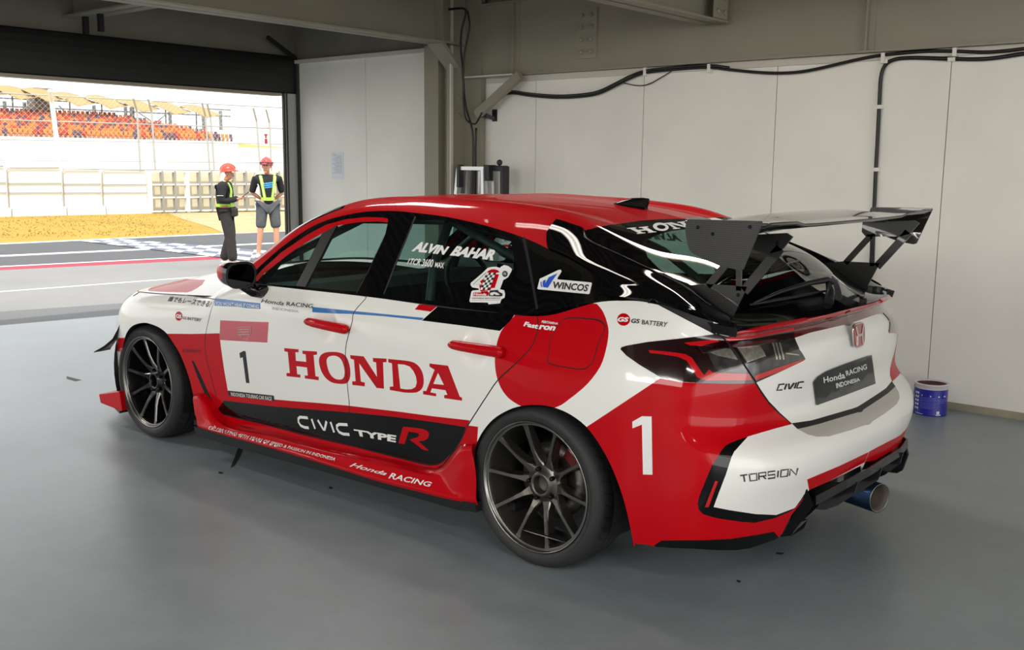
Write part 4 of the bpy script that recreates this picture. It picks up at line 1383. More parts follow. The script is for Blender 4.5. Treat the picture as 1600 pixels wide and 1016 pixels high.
# number plate panel: thin black card bent to the tailgate
PLQ = dens([(1269, 597), (1275, 589), (1289, 580), (1320, 568), (1360, 554.5), (1366, 600), (1320, 617.5), (1274, 634)], 9)
pmp = PartMesh()
sticker(pmp, PLQ, 'plate', .006, 8)
PAINT['plate'] = mat('plate_black', (24, 26, 27), .35, coat=.5)
text(pmp, 'Honda', (1283.5, 589), (1316, 580.5), (1318, 590), (1284.5, 598), 'stick', .015, 0, .0075)
text(pmp, 'RACING', (1318, 579), (1351, 568), (1352, 576), (1320, 587), 'stick', .015, 0, .0075)
text(pmp, 'INDONESIA', (1303, 598), (1340, 589.5), (1341, 594.5), (1304, 606.5), 'stick', .02, 0, .0075)
pmp.build('number_plate', car)

# ------------------------------------------------------------------ door handles
for (u0, w0), (u1, w1), y, door in (((480, 500), (543, 518), .915, 'front_door'), ((705, 535), (787, 555), .925, 'rear_door')):
    a = ay(u0, (w0 + w1) / 2 - 7, y); b = ay(u1, (w0 + w1) / 2 + 6, y)
    for s_ in (1, -1):
        m = MB()
        n = 24; V = []
        for i in range(n + 1):
            t = i / n
            x = a[0] + (b[0] - a[0]) * t; z = a[2] + (b[2] - a[2]) * t
            h = .0175 * (.5 + .5 * (1 - (abs(2 * t - 1)) ** 10) ** .5) + .002 + .004 * t
            bul = .034 + .008 * math.sin(math.pi * t)
            for q in range(8):
                an = 2 * math.pi * q / 8
                V.append((x, s_ * (y - .012 + bul * (.5 + .5 * math.cos(an))), z + h * math.sin(an)))
        F = [(i * 8 + q, i * 8 + (q + 1) % 8, i * 8 + 8 + (q + 1) % 8, i * 8 + 8 + q) for i in range(n) for q in range(8)] + [tuple(range(8)), tuple(range(n * 8, n * 8 + 8))]
        m.add(V, F, 0, True).build('door_handle', M_RED, built[(door, s_)])

# ------------------------------------------------------------------ door mirrors
for s_ in (1, -1):
    m = MB()
    n, k = 9, 20
    V = []
    for i in range(n):
        t = i / (n - 1)
        x = 1.660 + .175 * t
        sc = (1 - t ** 2.6) ** .5 * .96 + .02
        for q in range(k):
            a = 2 * math.pi * q / k
            ca, sa = math.cos(a), math.sin(a)
            yy = 1.012 + .082 * math.copysign(abs(ca) ** .7, ca) * sc - .02 * t
            zz = .995 + .062 * math.copysign(abs(sa) ** .75, sa) * sc + .006 * ca
            V.append((x, s_ * yy, zz))
    F, fm = [], []
    for i in range(n - 1):
        for q in range(k):
            F.append((i * k + q, i * k + (q + 1) % k, i * k + k + (q + 1) % k, i * k + k + q))
            up = math.sin(2 * math.pi * (q + .5) / k)
            fm.append(0 if up < -.35 or i < 2 else (1 if up < .5 else 2))
    F.append(tuple(range((n - 1) * k, n * k))); fm.append(1)
    b = len(m.v); m.v += V; m.f += F; m.m += fm; m.sm += [True] * len(F)
    m.tube([(1.695, s_ * .86, .900), (1.70, s_ * .92, .912), (1.715, s_ * .97, .945)], [.035, .032, .028], 10)
    mo = m.build('door_mirror', [M_BLACK, M_RED, M_WHITE], car)
    MB().add([(1.662, s_ * (1.012 + .074 * math.copysign(abs(math.cos(a)) ** .7, math.cos(a))), .995 + .055 * math.copysign(abs(math.sin(a)) ** .75, math.sin(a))) for a in np.linspace(0, 2 * math.pi, 24, endpoint=False)],
             [tuple(range(24))]).build('mirror_glass', mat('mirror_glass', (60, 62, 65), .03, metal=1), mo)
    MB().add([(1.6595, s_ * (1.012 + .083 * math.copysign(abs(math.cos(a)) ** .7, math.cos(a))), .995 + .063 * math.copysign(abs(math.sin(a)) ** .75, math.sin(a))) for a in np.linspace(0, 2 * math.pi, 24, endpoint=False)]
             + [(1.6595, s_ * (1.012 + .072 * math.copysign(abs(math.cos(a)) ** .7, math.cos(a))), .995 + .052 * math.copysign(abs(math.sin(a)) ** .75, math.sin(a))) for a in np.linspace(0, 2 * math.pi, 24, endpoint=False)],
             [(i, (i + 1) % 24, 24 + (i + 1) % 24, 24 + i) for i in range(24)]).build('mirror_rim', M_RUBBER, mo)

# ------------------------------------------------------------------ diffuser and exhaust
d = MB()
e0 = [(y, x, z) for y, x, z in ((.40, -.885, .345), (.2, -.915, .365), (0, -.925, .37), (-.2, -.915, .365), (-.4, -.90, .355), (-.6, -.86, .345), (-.76, -.74, .335))]
V = []
for y, x, z in e0:
    V += [(x + .002, y, z + .01), (x - .002, y, z - .02), (x + .10, y, z - .045), (-.35, y, .165)]
F = [(i * 4 + q, i * 4 + q + 1, i * 4 + 5 + q, i * 4 + 4 + q) for i in range(len(e0) - 1) for q in range(3)]
d.add(V, F, 0, False)
M_DIFF = mat('diffuser_black', (14, 15, 16), .35, coat=.5)
do = d.build('diffuser', M_DIFF, car, solid=.006)
for y, x0, zb in ((.335, -.885, .20), (.12, -.93, .215), (-.12, -.93, .215), (-.40, -.915, .21)):
    MB().prism([(x0, y, .352), (x0 + .012, y, .30), (x0 + .07, y, zb + .03), (x0 + .12, y, zb), (-.42, y, .155), (-.42, y, .19), (x0 + .1, y, .33)], (0, .008, 0)).build('diffuser_fin', M_DIFF, do)
# tall outer vanes
MB().prism([(-.875, -.56, .335), (-.885, -.56, .30), (-.865, -.56, .225), (-.84, -.56, .205), (-.55, -.56, .18), (-.55, -.56, .30)], (.09, -.17, 0)).build('diffuser_vane', M_DIFF, do, bevel=.008)
MB().prism([ax(1262, 764, -.885), ax(1212, 828, -.83) * 0 + ay(1211, 829, .47), ay(1222, 840, .47), ay(1236, 838, .45), ax(1272, 790, -.89)], (.35, -.02, .0)).build('diffuser_vane', M_BLACK, do, bevel=.004)
MB().prism([ay(1236, 838, .44), ay(1246, 818, .42), ay(1262, 812, .40), ay(1270, 826, .40), ay(1256, 826, .42)], (.30, 0, .0)).build('diffuser_vane', M_DIFF, do)

ex = MB()
pc = Vector((-.865, -.295, .168))
pd = Vector((.95, -.30, .0)).normalized()
P0, P1 = pc, pc + pd * .36
def ring(c, r, k=32):
    r0 = pd.cross(Vector((0, 0, 1))).normalized(); u0 = r0.cross(pd)
    return [c + (r0 * math.cos(2 * math.pi * i / k) + u0 * math.sin(2 * math.pi * i / k)) * r for i in range(k)]
R = [ring(P1, .062), ring(P0, .062), ring(P0, .056), ring(P0 + pd * .03, .054), ring(P0 + pd * .16, .05)]
V = [p for r in R for p in r]
F, fm = [], []
for i in range(4):
    for q in range(32):
        F.append((i * 32 + q, i * 32 + (q + 1) % 32, i * 32 + 32 + (q + 1) % 32, i * 32 + 32 + q)); fm.append([0, 1, 2, 2][i])
F.append(tuple(range(128, 160))); fm.append(2)
ex.v, ex.f, ex.m, ex.sm = [tuple(p) for p in V], F, fm, [True] * len(F)
ex.build('exhaust_pipe', [mat('burnt_blue_titanium', (42, 62, 92), .25, metal=.9), M_LIP, mat('exhaust_soot', (96, 88, 80), .7)], car)

# reflector in the bumper vent
pmr = PartMesh()
sticker(pmr, [(1117, 751), (1121.5, 752), (1107, 792), (1101, 792)], 'lens', .003, 6)
pmr.build('reflector', car)

# ------------------------------------------------------------------ front splitter, canards, headlights, grille
for s_ in (1, -1):
    q = lambda u, w, y: ay(u, w, y) * np.array([1, s_, 1])
    m = MB()
    a, b, c, e = q(154, 616, .95), q(157, 630, .95), q(190, 643, .945), q(186, 612, .94)
    V = [a, b, c, e] + [p + np.array([.02, -s_ * .12, 0]) for p in (a, b, c, e)] + [q(176, 610, .90), q(187, 608, .92)]
    m.add(V, [(0, 1, 2, 3), (4, 7, 6, 5), (0, 4, 5, 1), (1, 5, 6, 2), (2, 6, 7, 3), (3, 7, 4, 0)], 0)
    m.build('front_lip_flick', M_RED, car, bevel=.004)
    cn = MB()
    pts = [q(146.5, 550.5, 1.0), q(163, 541, .96), q(176, 530, .93), q(184, 515, .915), q(187.5, 507, .91)]
    inn = [q(172, 546, .885), q(174, 542, .88), q(180, 534, .88), q(186, 522, .885), q(190, 509, .89)]
    V = pts + inn
    cn.add(V, [(i, i + 1, 6 + i, 5 + i) for i in range(4)], 0, True).build('canard', mat('canard_black', (22, 22, 24), .4), car, solid=.004)
MB().box(3.05, 3.60, -.62, .62, .085, .10).prism([(3.05, -.90, .085), (3.45, -.78, .085), (3.60, -.5, .085), (3.60, .5, .085), (3.45, .78, .085), (3.05, .90, .085)], (0, 0, .012)).build('front_splitter', M_SATIN, car)
pmh_ = {1: PartMesh(), -1: PartMesh()}
HL = [(s_, q) for s_ in (1, -1) for q in [0]]
for s_ in (1, -1):
    u = np.linspace(SL.uk[1] + .05, SL.uk[4] + .06, 14); v0, v1 = SL.vk[5], SL.vk[7]
    A, B = np.meshgrid(u, np.linspace(0, 1, 5), indexing='ij')
    vv = v0 + .025 + (v1 - v0 - .03) * B
    X = SL.ev(A.ravel(), vv.ravel()); N = SL.nrm(A.ravel(), vv.ravel())
    if (N[0] @ np.array([1, 0, 0])) < 0: N = -N
    X = (X + N * .003) * np.array([1, s_, 1]); N = N * np.array([1, s_, 1])
    T = []
    for i in range(13):
        for j in range(4):
            a, b, c, e = i * 5 + j, i * 5 + 5 + j, i * 5 + 6 + j, i * 5 + 1 + j
            T += [(a, b, c), (a, c, e)] if s_ > 0 else [(a, c, b), (a, e, c)]
    pmh_[s_].raw(X, N, T, 'headlamp')
    PAINT['headlamp'] = mat('headlamp_lens', (150, 175, 190), .08, metal=.3, coat=1)
    pmh_[s_].build('headlight', car)
g = PartMesh()
for s_ in (1, -1):
    u = np.linspace(0, SL.uk[2] + .02, 8); A, B = np.meshgrid(u, np.linspace(SL.vk[1] + .02, SL.vk[5] - .01, 6), indexing='ij')
    X = SL.ev(A.ravel(), B.ravel()) + np.array([.004, 0, 0]); X *= np.array([1, s_, 1])
    T = []
    for i in range(7):
        for j in range(5):
            a, b, c, e = i * 6 + j, i * 6 + 6 + j, i * 6 + 7 + j, i * 6 + 1 + j
            T += [(a, b, c), (a, c, e)]
    g.raw(X, np.tile([1., 0, 0], (len(X), 1)), T, 'satin')
g.build('front_grille', car)

# ------------------------------------------------------------------ cabin
cab = MB()
def liner(S_, u0, u1, v0, v1, off, nu=14, nv=8):
    A, B = np.meshgrid(np.linspace(u0, u1, nu), np.linspace(v0, v1, nv), indexing='ij')
    X = S_.ev(A.ravel(), B.ravel()); N = S_.nrm(A.ravel(), B.ravel())
    c = np.array([1.0, 0, .7])
    sg = np.sign(((X - c) * N).sum(1))[:, None]
    X = X - N * sg * off
    F = [(i * nv + j, i * nv + nv + j, i * nv + nv + 1 + j, i * nv + 1 + j) for i in range(nu - 1) for j in range(nv - 1)]
    cab.add(X, F, 0, True); cab.add(X * np.array([1, -1, 1]), F, 0, True)
liner(SL, SL.uk[8], .5 * (SL.uk[13] + SL.uk[14]), SL.vk[1], SL.V, .055)
liner(SL, .5 * (SL.uk[13] + SL.uk[14]), SL.uk[17], SL.vk[4] + .02, SL.V, .05)
liner(SG, SG.uk[0] + .12, SG.uk[3] + .08, SG.vk[2] + .01, SG.vk[3] + .01, .015)
liner(SG, SG.uk[3] + .05, SG.uk[7] - .02, SG.vk[2] + .05, SG.V, .03)
cab.build('cabin_trim', M_TRIM, car, recalc=False)
MB().box(.15, 2.2, -.83, .83, .17, .20).box(-.60, .35, -.80, .80, .70, .72).box(.15, .20, -.50, .50, .2, .70).build('cabin_floor', M_TRIM, car)
MB().prism([(1.62, -.74, .66), (1.66, -.74, .86), (1.76, -.74, .905), (2.08, -.74, .885), (2.08, -.74, .60)], (0, 1.48, 0)).build('dashboard', M_TRIM, car)
sw = MB()
cx, cy, cz = 1.50, -.36, .86
pts = [(cx + .05 * math.sin(t), cy + .17 * math.cos(t), cz + .165 * math.sin(t)) for t in np.linspace(0, 2 * math.pi, 25)]
sw.tube(pts, .014, 8, caps=False).beam((cx, cy - .16, cz), (cx, cy + .16, cz), .02, .03).beam((cx, cy, cz), (1.7, cy, cz - .03), .04, .04)
sw.build('steering_wheel', M_SATIN, car)
seat = MB()
for (yc,) in ((-.36,),):
    seat.prism([(1.05, yc - .24, .30), (1.50, yc - .24, .34), (1.50, yc - .24, .44), (1.10, yc - .24, .42)], (0, .48, 0))
    seat.prism([(1.08, yc - .22, .40), (.92, yc - .22, .95), (.86, yc - .22, 1.12), (.80, yc - .22, 1.12), (.86, yc - .22, .80), (.98, yc - .22, .36)], (0, .44, 0))
    for s_ in (-1, 1):
        seat.prism([(1.20, yc + s_ * .25, .42), (.98, yc + s_ * .25, .80), (.86, yc + s_ * .25, .90), (.84, yc + s_ * .25, .80), (.96, yc + s_ * .25, .42)], (0, s_ * .03, 0))
        seat.prism([(1.02, yc + s_ * .19, 1.08), (.86, yc + s_ * .19, 1.12), (.84, yc + s_ * .19, .96), (.98, yc + s_ * .19, .95)], (0, s_ * .03, 0))
seat.build('racing_seat', mat('seat_fabric', (24, 24, 26), .8), car, bevel=.015)
cg = MB()
M_CAGE = mat('roll_cage_grey', (58, 60, 62), .45)
for s_ in (1, -1):
    cg.tube([(.78, s_ * .68, .2), (.78, s_ * .68, .85), (.80, s_ * .62, 1.08), (.82, s_ * .50, 1.265)], .02, 8)
    cg.tube([(.82, s_ * .50, 1.265), (.35, s_ * .52, 1.10), (-.2, s_ * .55, .75)], .02, 8)
    cg.tube([(.82, s_ * .50, 1.265), (1.40, s_ * .50, 1.245), (1.85, s_ * .66, 1.02), (1.98, s_ * .72, .85)], .02, 8)
cg.tube([(.82, -.52, 1.265), (.82, .52, 1.265)], .02, 8).tube([(.78, -.68, .85), (.78, .68, .85)], .02, 8)
cg.tube([(.82, .50, 1.26), (.10, -.54, .93)], .018, 8).tube([(.82, -.50, 1.26), (.10, .54, .93)], .018, 8)
cg.build('roll_cage', M_CAGE, car)

PART_LABELS = {'door_handle': 'red door handle', 'exhaust_pipe': 'burnt blue exhaust pipe with a bare steel rim', 'quarter_garnish': 'gloss black panel beside the tailgate glass', 'skirt_splitter': 'black plate under the red side skirt',
               'endplate': 'carbon weave endplate', 'tail_light': 'dark red tail light with clear lens', 'number_plate': 'black plate with white lettering', 'badge': 'red badge with a chrome rim', 'canard': 'black canard', 'front_lip_flick': 'red lip end'}
for o in COL.objects:
    k = o.name.split('.')[0]
    if k in PART_LABELS and o.parent is not None: o['label'] = PART_LABELS[k]
# ------------------------------------------------------------------ garage shell
def floor_mat(name, rgb, rough, stain=(.9, 6.0), amt=.10, bump=.05, coat=0.0):
    m = mat(name, rgb, rough)
    n, l = nodes_of(m)
    b = n['Principled BSDF']
    tc = n.new('ShaderNodeTexCoord')
    t1 = n.new('ShaderNodeTexNoise'); t1.inputs['Scale'].default_value = stain[0]; t1.inputs['Detail'].default_value = 5
    t2 = n.new('ShaderNodeTexNoise'); t2.inputs['Scale'].default_value = stain[1]; t2.inputs['Detail'].default_value = 8; t2.inputs['Roughness'].default_value = .7
    t3 = n.new('ShaderNodeTexNoise'); t3.inputs['Scale'].default_value = 160; t3.inputs['Detail'].default_value = 2
    for t in (t1, t2, t3): l.new(tc.outputs['Object'], t.inputs['Vector'])
    a = n.new('ShaderNodeMath'); a.operation = 'ADD'; l.new(t1.outputs['Fac'], a.inputs[0]); l.new(t2.outputs['Fac'], a.inputs[1])
    mr = n.new('ShaderNodeMapRange'); mr.inputs['From Min'].default_value = .7; mr.inputs['From Max'].default_value = 1.3
    mr.inputs['To Min'].default_value = 1 - amt; mr.inputs['To Max'].default_value = 1 + amt
    l.new(a.outputs[0], mr.inputs['Value'])
    mx = n.new('ShaderNodeMixRGB'); mx.blend_type = 'MULTIPLY'; mx.inputs[0].default_value = 1; mx.inputs[1].default_value = srgb(rgb)
    l.new(mr.outputs[0], mx.inputs[2]); l.new(mx.outputs[0], b.inputs['Base Color'])
    if coat:
        b.inputs['Coat Weight'].default_value = coat; b.inputs['Coat Roughness'].default_value = .24
    r2 = n.new('ShaderNodeMapRange'); r2.inputs['To Min'].default_value = rough - .08; r2.inputs['To Max'].default_value = rough + .14
    l.new(t2.outputs['Fac'], r2.inputs['Value']); l.new(r2.outputs[0], b.inputs['Roughness'])
    bp = n.new('ShaderNodeBump'); bp.inputs['Strength'].default_value = bump; bp.inputs['Distance'].default_value = .004
    ad = n.new('ShaderNodeMath'); ad.operation = 'ADD'; l.new(t3.outputs['Fac'], ad.inputs[0]); l.new(t2.outputs['Fac'], ad.inputs[1])
    l.new(ad.outputs[0], bp.inputs['Height']); l.new(bp.outputs['Normal'], b.inputs['Normal'])
    return m


def struct(o, label=None):
    o['kind'] = 'structure'
    if label: o['label'] = label
    return o


M_FLOOR = floor_mat('floor_paint', (132, 141, 145), .40, amt=.15, bump=.12, coat=.22)
M_PANEL = mat('wall_panel', (230, 228, 220), .5, noise=(1.6, .05, 5))
M_STEEL_P = mat('painted_steel', (138, 134, 118), .5, noise=(2.5, .06, 4))
M_STEEL_L = mat('painted_steel_light', (196, 192, 180), .5)
M_DARKWALL = mat('dark_render', (126, 122, 110), .8, noise=(3, .1, 4))
M_BASE = mat('skirting_grey', (150, 143, 124), .6, noise=(8, .15, 5))
M_SHUTTER = mat('shutter_black', (22, 22, 23), .38, noise=(3, .15, 3))
M_GALV = mat('galvanised', (150, 150, 148), .4, metal=.6)
WY = -2.865

SILLX = lambda y: 7.27 + .163 * (y + .22)
fl = MB()
fp = [(-9.0, -3.0, 0), (SILLX(-3.0), -3.0, 0), (SILLX(8.2), 8.2, 0), (-9.0, 8.2, 0)]
fl.prism([(x, y, -.25) for x, y, z in fp], (0, 0, .25))
struct(fl.build('floor', M_FLOOR))

wl = MB()
wl.box(-9, 6.3, WY - .12, WY - .03, 0, 2.26, 1)
wl.box(4.0, 6.3, WY - .12, WY - .03, 0, 2.54, 1)
xs = [6.285, 5.17]
for a, b, z in ((6.285, 5.172, 2.52), (5.167, 4.05, 2.52), (4.045, 3.077, 2.24), (3.072, 2.026, 2.24), (2.021, .942, 2.24), (.937, -.207, 2.24), (-.212, -1.30, 2.24), (-1.305, -2.40, 2.24), (-2.405, -3.50, 2.24), (-3.505, -4.60, 2.24), (-4.605, -9, 2.24)):
    wl.box(b, a, WY - .03, WY, .0, z)
struct(wl.build('wall_right', [M_PANEL, M_GAP]))
struct(MB().box(-9, 3.76, WY, WY + .012, 0, .045).build('baseboard_right', M_BASE))
struct(MB().box(4.13, 6.28, WY, WY + .03, 2.50, 2.535).box(-9, 3.60, WY, WY + .02, 2.195, 2.245).build('trim_1', M_STEEL_L))
struct(MB().box(-9, 6.3, WY - .3, WY - .03, 2.5, 3.3).build('wall_right_upper', M_DARKWALL))
struct(MB().box(-9, 9, 8.2, 8.3, -.1, 3.3).build('wall_left', M_PANEL))
# ribbed deck
dk = MB()
n = 130
V = []
for i in range(n):
    for q, (dx, dz) in enumerate(((0, 0), (.05, 0), (.07, .05), (.10, .05))):
        x = -9 + i * .12 + dx
        V += [(x, -3.1, 2.92 + dz), (x, 8.3, 2.92 + dz)]
F = [(2 * i, 2 * i + 1, 2 * i + 3, 2 * i + 2) for i in range(len(V) // 2 - 1)]
dk.add(V, F).box(-9, 6.6, -3.1, 8.3, 3.02, 3.2)
struct(dk.build('ceiling', mat('deck_steel', (120, 118, 108), .6, metal=.2), recalc=False))
# front wall above and beside the door
struct(MB().box(6.28, 6.45, -2.885, 8.2, 2.55, 3.2).build('wall_front', M_DARKWALL))
dj = MB().box(6.205, 6.225, -2.865, -2.70, 0, 2.20, 0).box(6.19, 6.215, -2.725, -2.672, 0, 2.20, 1).box(6.17, 6.20, -2.865, -2.838, 0, 2.5, 1).box(6.185, 6.20, -2.700, -2.690, 0, 2.2, 2)
struct(dj.build('door_1_jamb', [mat('jamb_grey', (176, 178, 176), .5), mat('rail_brown', (58, 54, 50), .5), M_GALV]))
sh = MB()
V = []
for i in range(9):
    a = math.pi * i / 8 - math.pi / 2
    V += [(6.22 - .02 * math.cos(a) , -2.872, 2.385 + .188 * math.sin(a)), (6.22 - .02 * math.cos(a), 8.2, 2.385 + .188 * math.sin(a))]
sh.add(V, [(2 * i, 2 * i + 1, 2 * i + 3, 2 * i + 2) for i in range(8)], 0, False)
sh.box(6.22, 6.30, -2.872, 8.2, 2.197, 2.573)
struct(sh.build('door_1', M_SHUTTER))
struct(MB().box(6.20, 6.30, -2.66, 8.2, 2.172, 2.199).box(6.18, 6.32, .9, 8.2, 2.155, 2.172).build('trim_2', mat('bottom_bar', (168, 158, 140), .45, metal=.3)))

# ------------------------------------------------------------------ steel frame
def ibeam(name, a, b, z0, z1, w, tw=.012, tf=.014, axis='x', pos=0.0, m=M_STEEL_P, label=None):
    mb = MB()
    if axis == 'x':
        mb.box(a, b, pos - tw / 2, pos + tw / 2, z0, z1).box(a, b, pos - w / 2, pos + w / 2, z0, z0 + tf).box(a, b, pos - w / 2, pos + w / 2, z1 - tf, z1)
    else:
        mb.box(pos - tw / 2, pos + tw / 2, a, b, z0, z1).box(pos - w / 2, pos + w / 2, a, b, z0, z0 + tf).box(pos - w / 2, pos + w / 2, a, b, z1 - tf, z1)
    return mb.build(name, m)


WBZ = ay(1200, 92, -2.785)[2]
wb = struct(ibeam('wall_beam', -9, 3.74, WBZ, 2.84, .07, axis='x', pos=-2.82), 'painted steel beam along the top of the white panel wall')
for x in (3.262, .302, -2.4):
    MB().box(x - .006, x + .006, -2.82, -2.775, 2.255, 2.83).build('stiffener', M_STEEL_P, wb)
    MB().box(x - .045, x + .045, -2.816, -2.806, 2.26, 2.83).build('stiffener_plate', M_STEEL_P, wb)
sp_ = MB().box(2.43, 2.62, -2.814, -2.798, 2.335, 2.712).build('splice_plate', M_STEEL_P, wb)
for i in range(2):
    for j in range(4):
        MB().lathe([(.0005, .020), (.014, .020), (.017, .014), (.017, 0)], 8, c=(2.478 + .09 * i, -2.798, 2.385 + .092 * j)).build('bolt', M_STEEL_P, sp_)
cbm = struct(ibeam('cross_beam', -2.70, 8.2, 2.50, 2.92, .20, axis='y', pos=3.80), 'painted steel beam crossing from the corner column')
MB().box(3.70, 3.90, -2.42, -2.41, 2.51, 2.91).build('stiffener', M_STEEL_P, cbm)
MB().prism([(3.72, -2.42, 2.50), (3.72, -2.64, 2.31), (3.72, -2.66, 2.33), (3.72, -2.46, 2.50)], (.17, 0, 0)).build('haunch', M_STEEL_P, cbm)
nb = struct(ibeam('cross_beam', -2.76, 8.2, 2.497, 2.92, .20, axis='y', pos=1.375), 'nearer painted steel beam crossing above the car')
np_ = MB().box(1.274, 1.28, -2.74, -2.55, 2.515, 2.90).build('end_plate', M_STEEL_P, nb)
for i in range(2):
    for j in range(3):
        MB().lathe([(.0005, -.020), (.014, -.020), (.017, -.014), (.017, 0)], 8, axis='x', c=(1.274, -2.69 + .09 * i, 2.56 + .09 * j)).build('bolt', M_STEEL_P, np_)
struct(ibeam('roof_beam', 3.82, 6.28, 2.70, 2.92, .22, axis='x', pos=-.60), 'steel beam running from the cross beam to the shutter')
for x in (6.10, 5.85):
    struct(MB().box(x - .02, x + .02, -.62, -.58, 2.56, 2.71).build('shutter_hanger', M_RUBBER), 'dark hanger between roof beam and shutter' + (' nearest the doorway' if x > 6 else ' on the garage side'))
MB_ = MB().beam((6.12, -2.45, 2.72), (6.16, -2.80, 2.56), .03, .03)
struct(MB_.build('shutter_brace', M_RUBBER), 'dark slanting brace at the right end of the shutter')
# corner column: an H of plates
cl = MB().box(3.96, 4.13, -2.865, -2.62, 0, 2.52).box(3.84, 3.96, -2.865, -2.70, 0, 2.92).box(3.80, 3.84, -2.865, -2.60, 0, 2.92, 0).box(3.62, 3.80, -2.84, -2.79, 0, 2.92)
co = struct(cl.build('column', M_STEEL_P), 'grey steel corner column left of the ladder')
MB().box(3.785, 3.80, -2.625, -2.595, 0, 2.92).build('flange_edge', M_STEEL_L, co)
for z in (1.93, 2.07, 2.32, 2.48, 2.65):
    MB().lathe([(.0005, -.014), (.013, -.014), (.016, -.008), (.016, 0)], 8, axis='x', c=(3.80, -2.70, z)).build('bolt', M_STEEL_P, co)
struct(MB().beam((3.60, -2.72, 1.925), (3.14, -2.74, 2.235), .07, .05, up=(0, 1, 0)).build('knee_brace', M_STEEL_P), 'slanting knee brace between column and wall beam')
struct(MB().box(3.74, 3.20, -2.86, -2.70, 2.235, 2.247).build('brace_plate', M_STEEL_L))

# ceiling tube lamps
for i, (x, y, _w) in enumerate(LAMPS):
    t = empty('ceiling_lamp', (x, y, LAMP_Z))
    tag(t, ['twin tube lamp above the tailgate glass, nearest the panel wall', 'twin tube lamp above the rear doors of the car', 'twin tube lamp above the front of the car roof', 'twin tube lamp in the neighbouring bay far left of the car',
            'twin tube lamp between the cross beam and the shutter', 'twin tube lamp above the open floor behind the car'][i], 'lamp', 'ceiling tube lamps')
    MB().box(-.64, .64, -.07, .07, 0, .05).box(-.5, -.49, -.005, .005, .05, .35).box(.49, .5, -.005, .005, .05, .35).build('housing', M_STEEL_L, t)
    for s_ in (-.035, .035):
        MB().cyl((-.6, s_, -.018), (.6, s_, -.018), .013, 10).build('tube', mat('lit_tube', (255, 246, 225), .5, emit=((255, 244, 226), 9)), t)

# ------------------------------------------------------------------ things along the wall
M_CABLE = mat('cable_black', (12, 12, 13), .45)
M_CLIP = mat('clip_white', (222, 220, 212), .4)


def on_wall(pts, y): return [ay(u, w, y) for u, w in spl(pts, n=4)]


CL1 = [(739, 203), (742, 193), (752, 178), (762, 166), (772, 156), (782, 150), (800, 145.5), (830, 149.5), (870, 152.5), (905, 151), (935, 146), (965, 132), (985, 122), (1010, 113.5), (1060, 108), (1108, 105.5), (1140, 109), (1190, 113.5), (1230, 114), (1265, 110), (1310, 100), (1345, 92), (1380, 86), (1440, 80.5), (1490, 80), (1545, 81.5), (1600, 76), (1640, 70)]
far_end = [np.array([x, -2.835, 2.205 - .03 * math.sin(x * 2.2)]) for x in np.arange(-1.2, -8.9, -.4)]
c1 = MB().tube(on_wall(CL1, -2.835) + far_end, .011, 7).tube([q + np.array([0, .004, .018]) for q in on_wall(CL1[:17], -2.83)], .006, 6).build('cable', M_CABLE)
tag(c1, 'black cable bundle running along the top of the white panel wall', 'cable')
for u, w in ((1008, 112), (1108, 107), (1380, 90), (1492, 80)):
    q = ay(u, w, -2.83)
    MB().box(q[0] - .012, q[0] + .012, -2.865, -2.82, q[2] - .03, q[2] + .03).build('cable_clip', M_CLIP, c1)
CL2 = [(1640, 80), (1600, 84), (1560, 90), (1530, 92.5), (1485, 92), (1440, 90.5), (1410, 91), (1395, 94), (1385, 100), (1379, 110), (1376, 125), (1375, 140), (1373, 180), (1371, 220), (1368.5, 265), (1366, 320), (1363, 360)]
c2 = MB().tube([q + np.array([0, 0, -.03]) for q in far_end[::-1]] + on_wall(CL2, -2.845) + [np.array([.20, -2.845, z]) for z in (.95, .6, .3, .06)], .0125, 7).build('cable', M_CABLE)
tag(c2, 'thick black cable turning down the white wall behind the rear wing', 'cable')
for u, w in ((1382, 96), (1487, 93), (1374.5, 167), (1369, 265)):
    q = ay(u, w, -2.84)
    MB().box(q[0] - .022, q[0] + .022, -2.865, -2.832, q[2] - .012, q[2] + .012).build('cable_clip', M_CLIP, c2)
CL3 = [(1050, 111), (1035, 120), (1015, 131), (1000, 134), (985, 132), (970, 128)]
tag(MB().tube(on_wall(CL3, -2.845), .004, 6).build('cable', M_CABLE), 'thin black wire looping below the cable bundle on the wall', 'cable')
CL4 = [(560, -6), (620, 6), (660, 13), (695, 15), (722, 13), (728, 20), (722, 45), (720, 75), (723, 105), (725, 145), (729, 172), (736, 195), (739, 215), (739, 262), (738, 300), (736, 330)]
c4 = MB().tube([ay(u, w, -2.58) for u, w in spl(CL4, n=4)], .010, 7).build('cable', M_CABLE)
tag(c4, 'black cable hanging down the corner column', 'cable')
CL5 = [(730, 16), (734, 40), (730, 62), (726, 80), (725, 100), (724, 130), (724, 160), (728, 186), (741, 194), (748, 186), (753, 176)]
tag(MB().tube([ay(u, w, -2.56) for u, w in spl(CL5, n=4)], .008, 7).build('cable', M_CABLE), 'thin black cable looped beside the column cable', 'cable')
CL6 = [(744, 200), (743, 230), (743, 262), (742, 330)]
tag(MB().tube([ay(u, w, -2.66) for u, w in spl(CL6, n=4)], .010, 7).build('cable', M_CABLE), 'black cable running down behind the ladder', 'cable')
q = ay(765, 180, -2.80)
hk = MB().box(q[0] - .03, q[0] + .02, -2.865, -2.855, q[2] - .05, q[2] + .05).beam((q[0], -2.86, q[2] - .03), (q[0] + .06, -2.76, q[2] + .02), .02, .03).box(q[0] + .03, q[0] + .09, -2.80, -2.73, q[2] - .02, q[2] + .02)
tag(hk.build('wall_bracket', M_SATIN), 'small black bracket on the wall beside the knee brace', 'bracket')

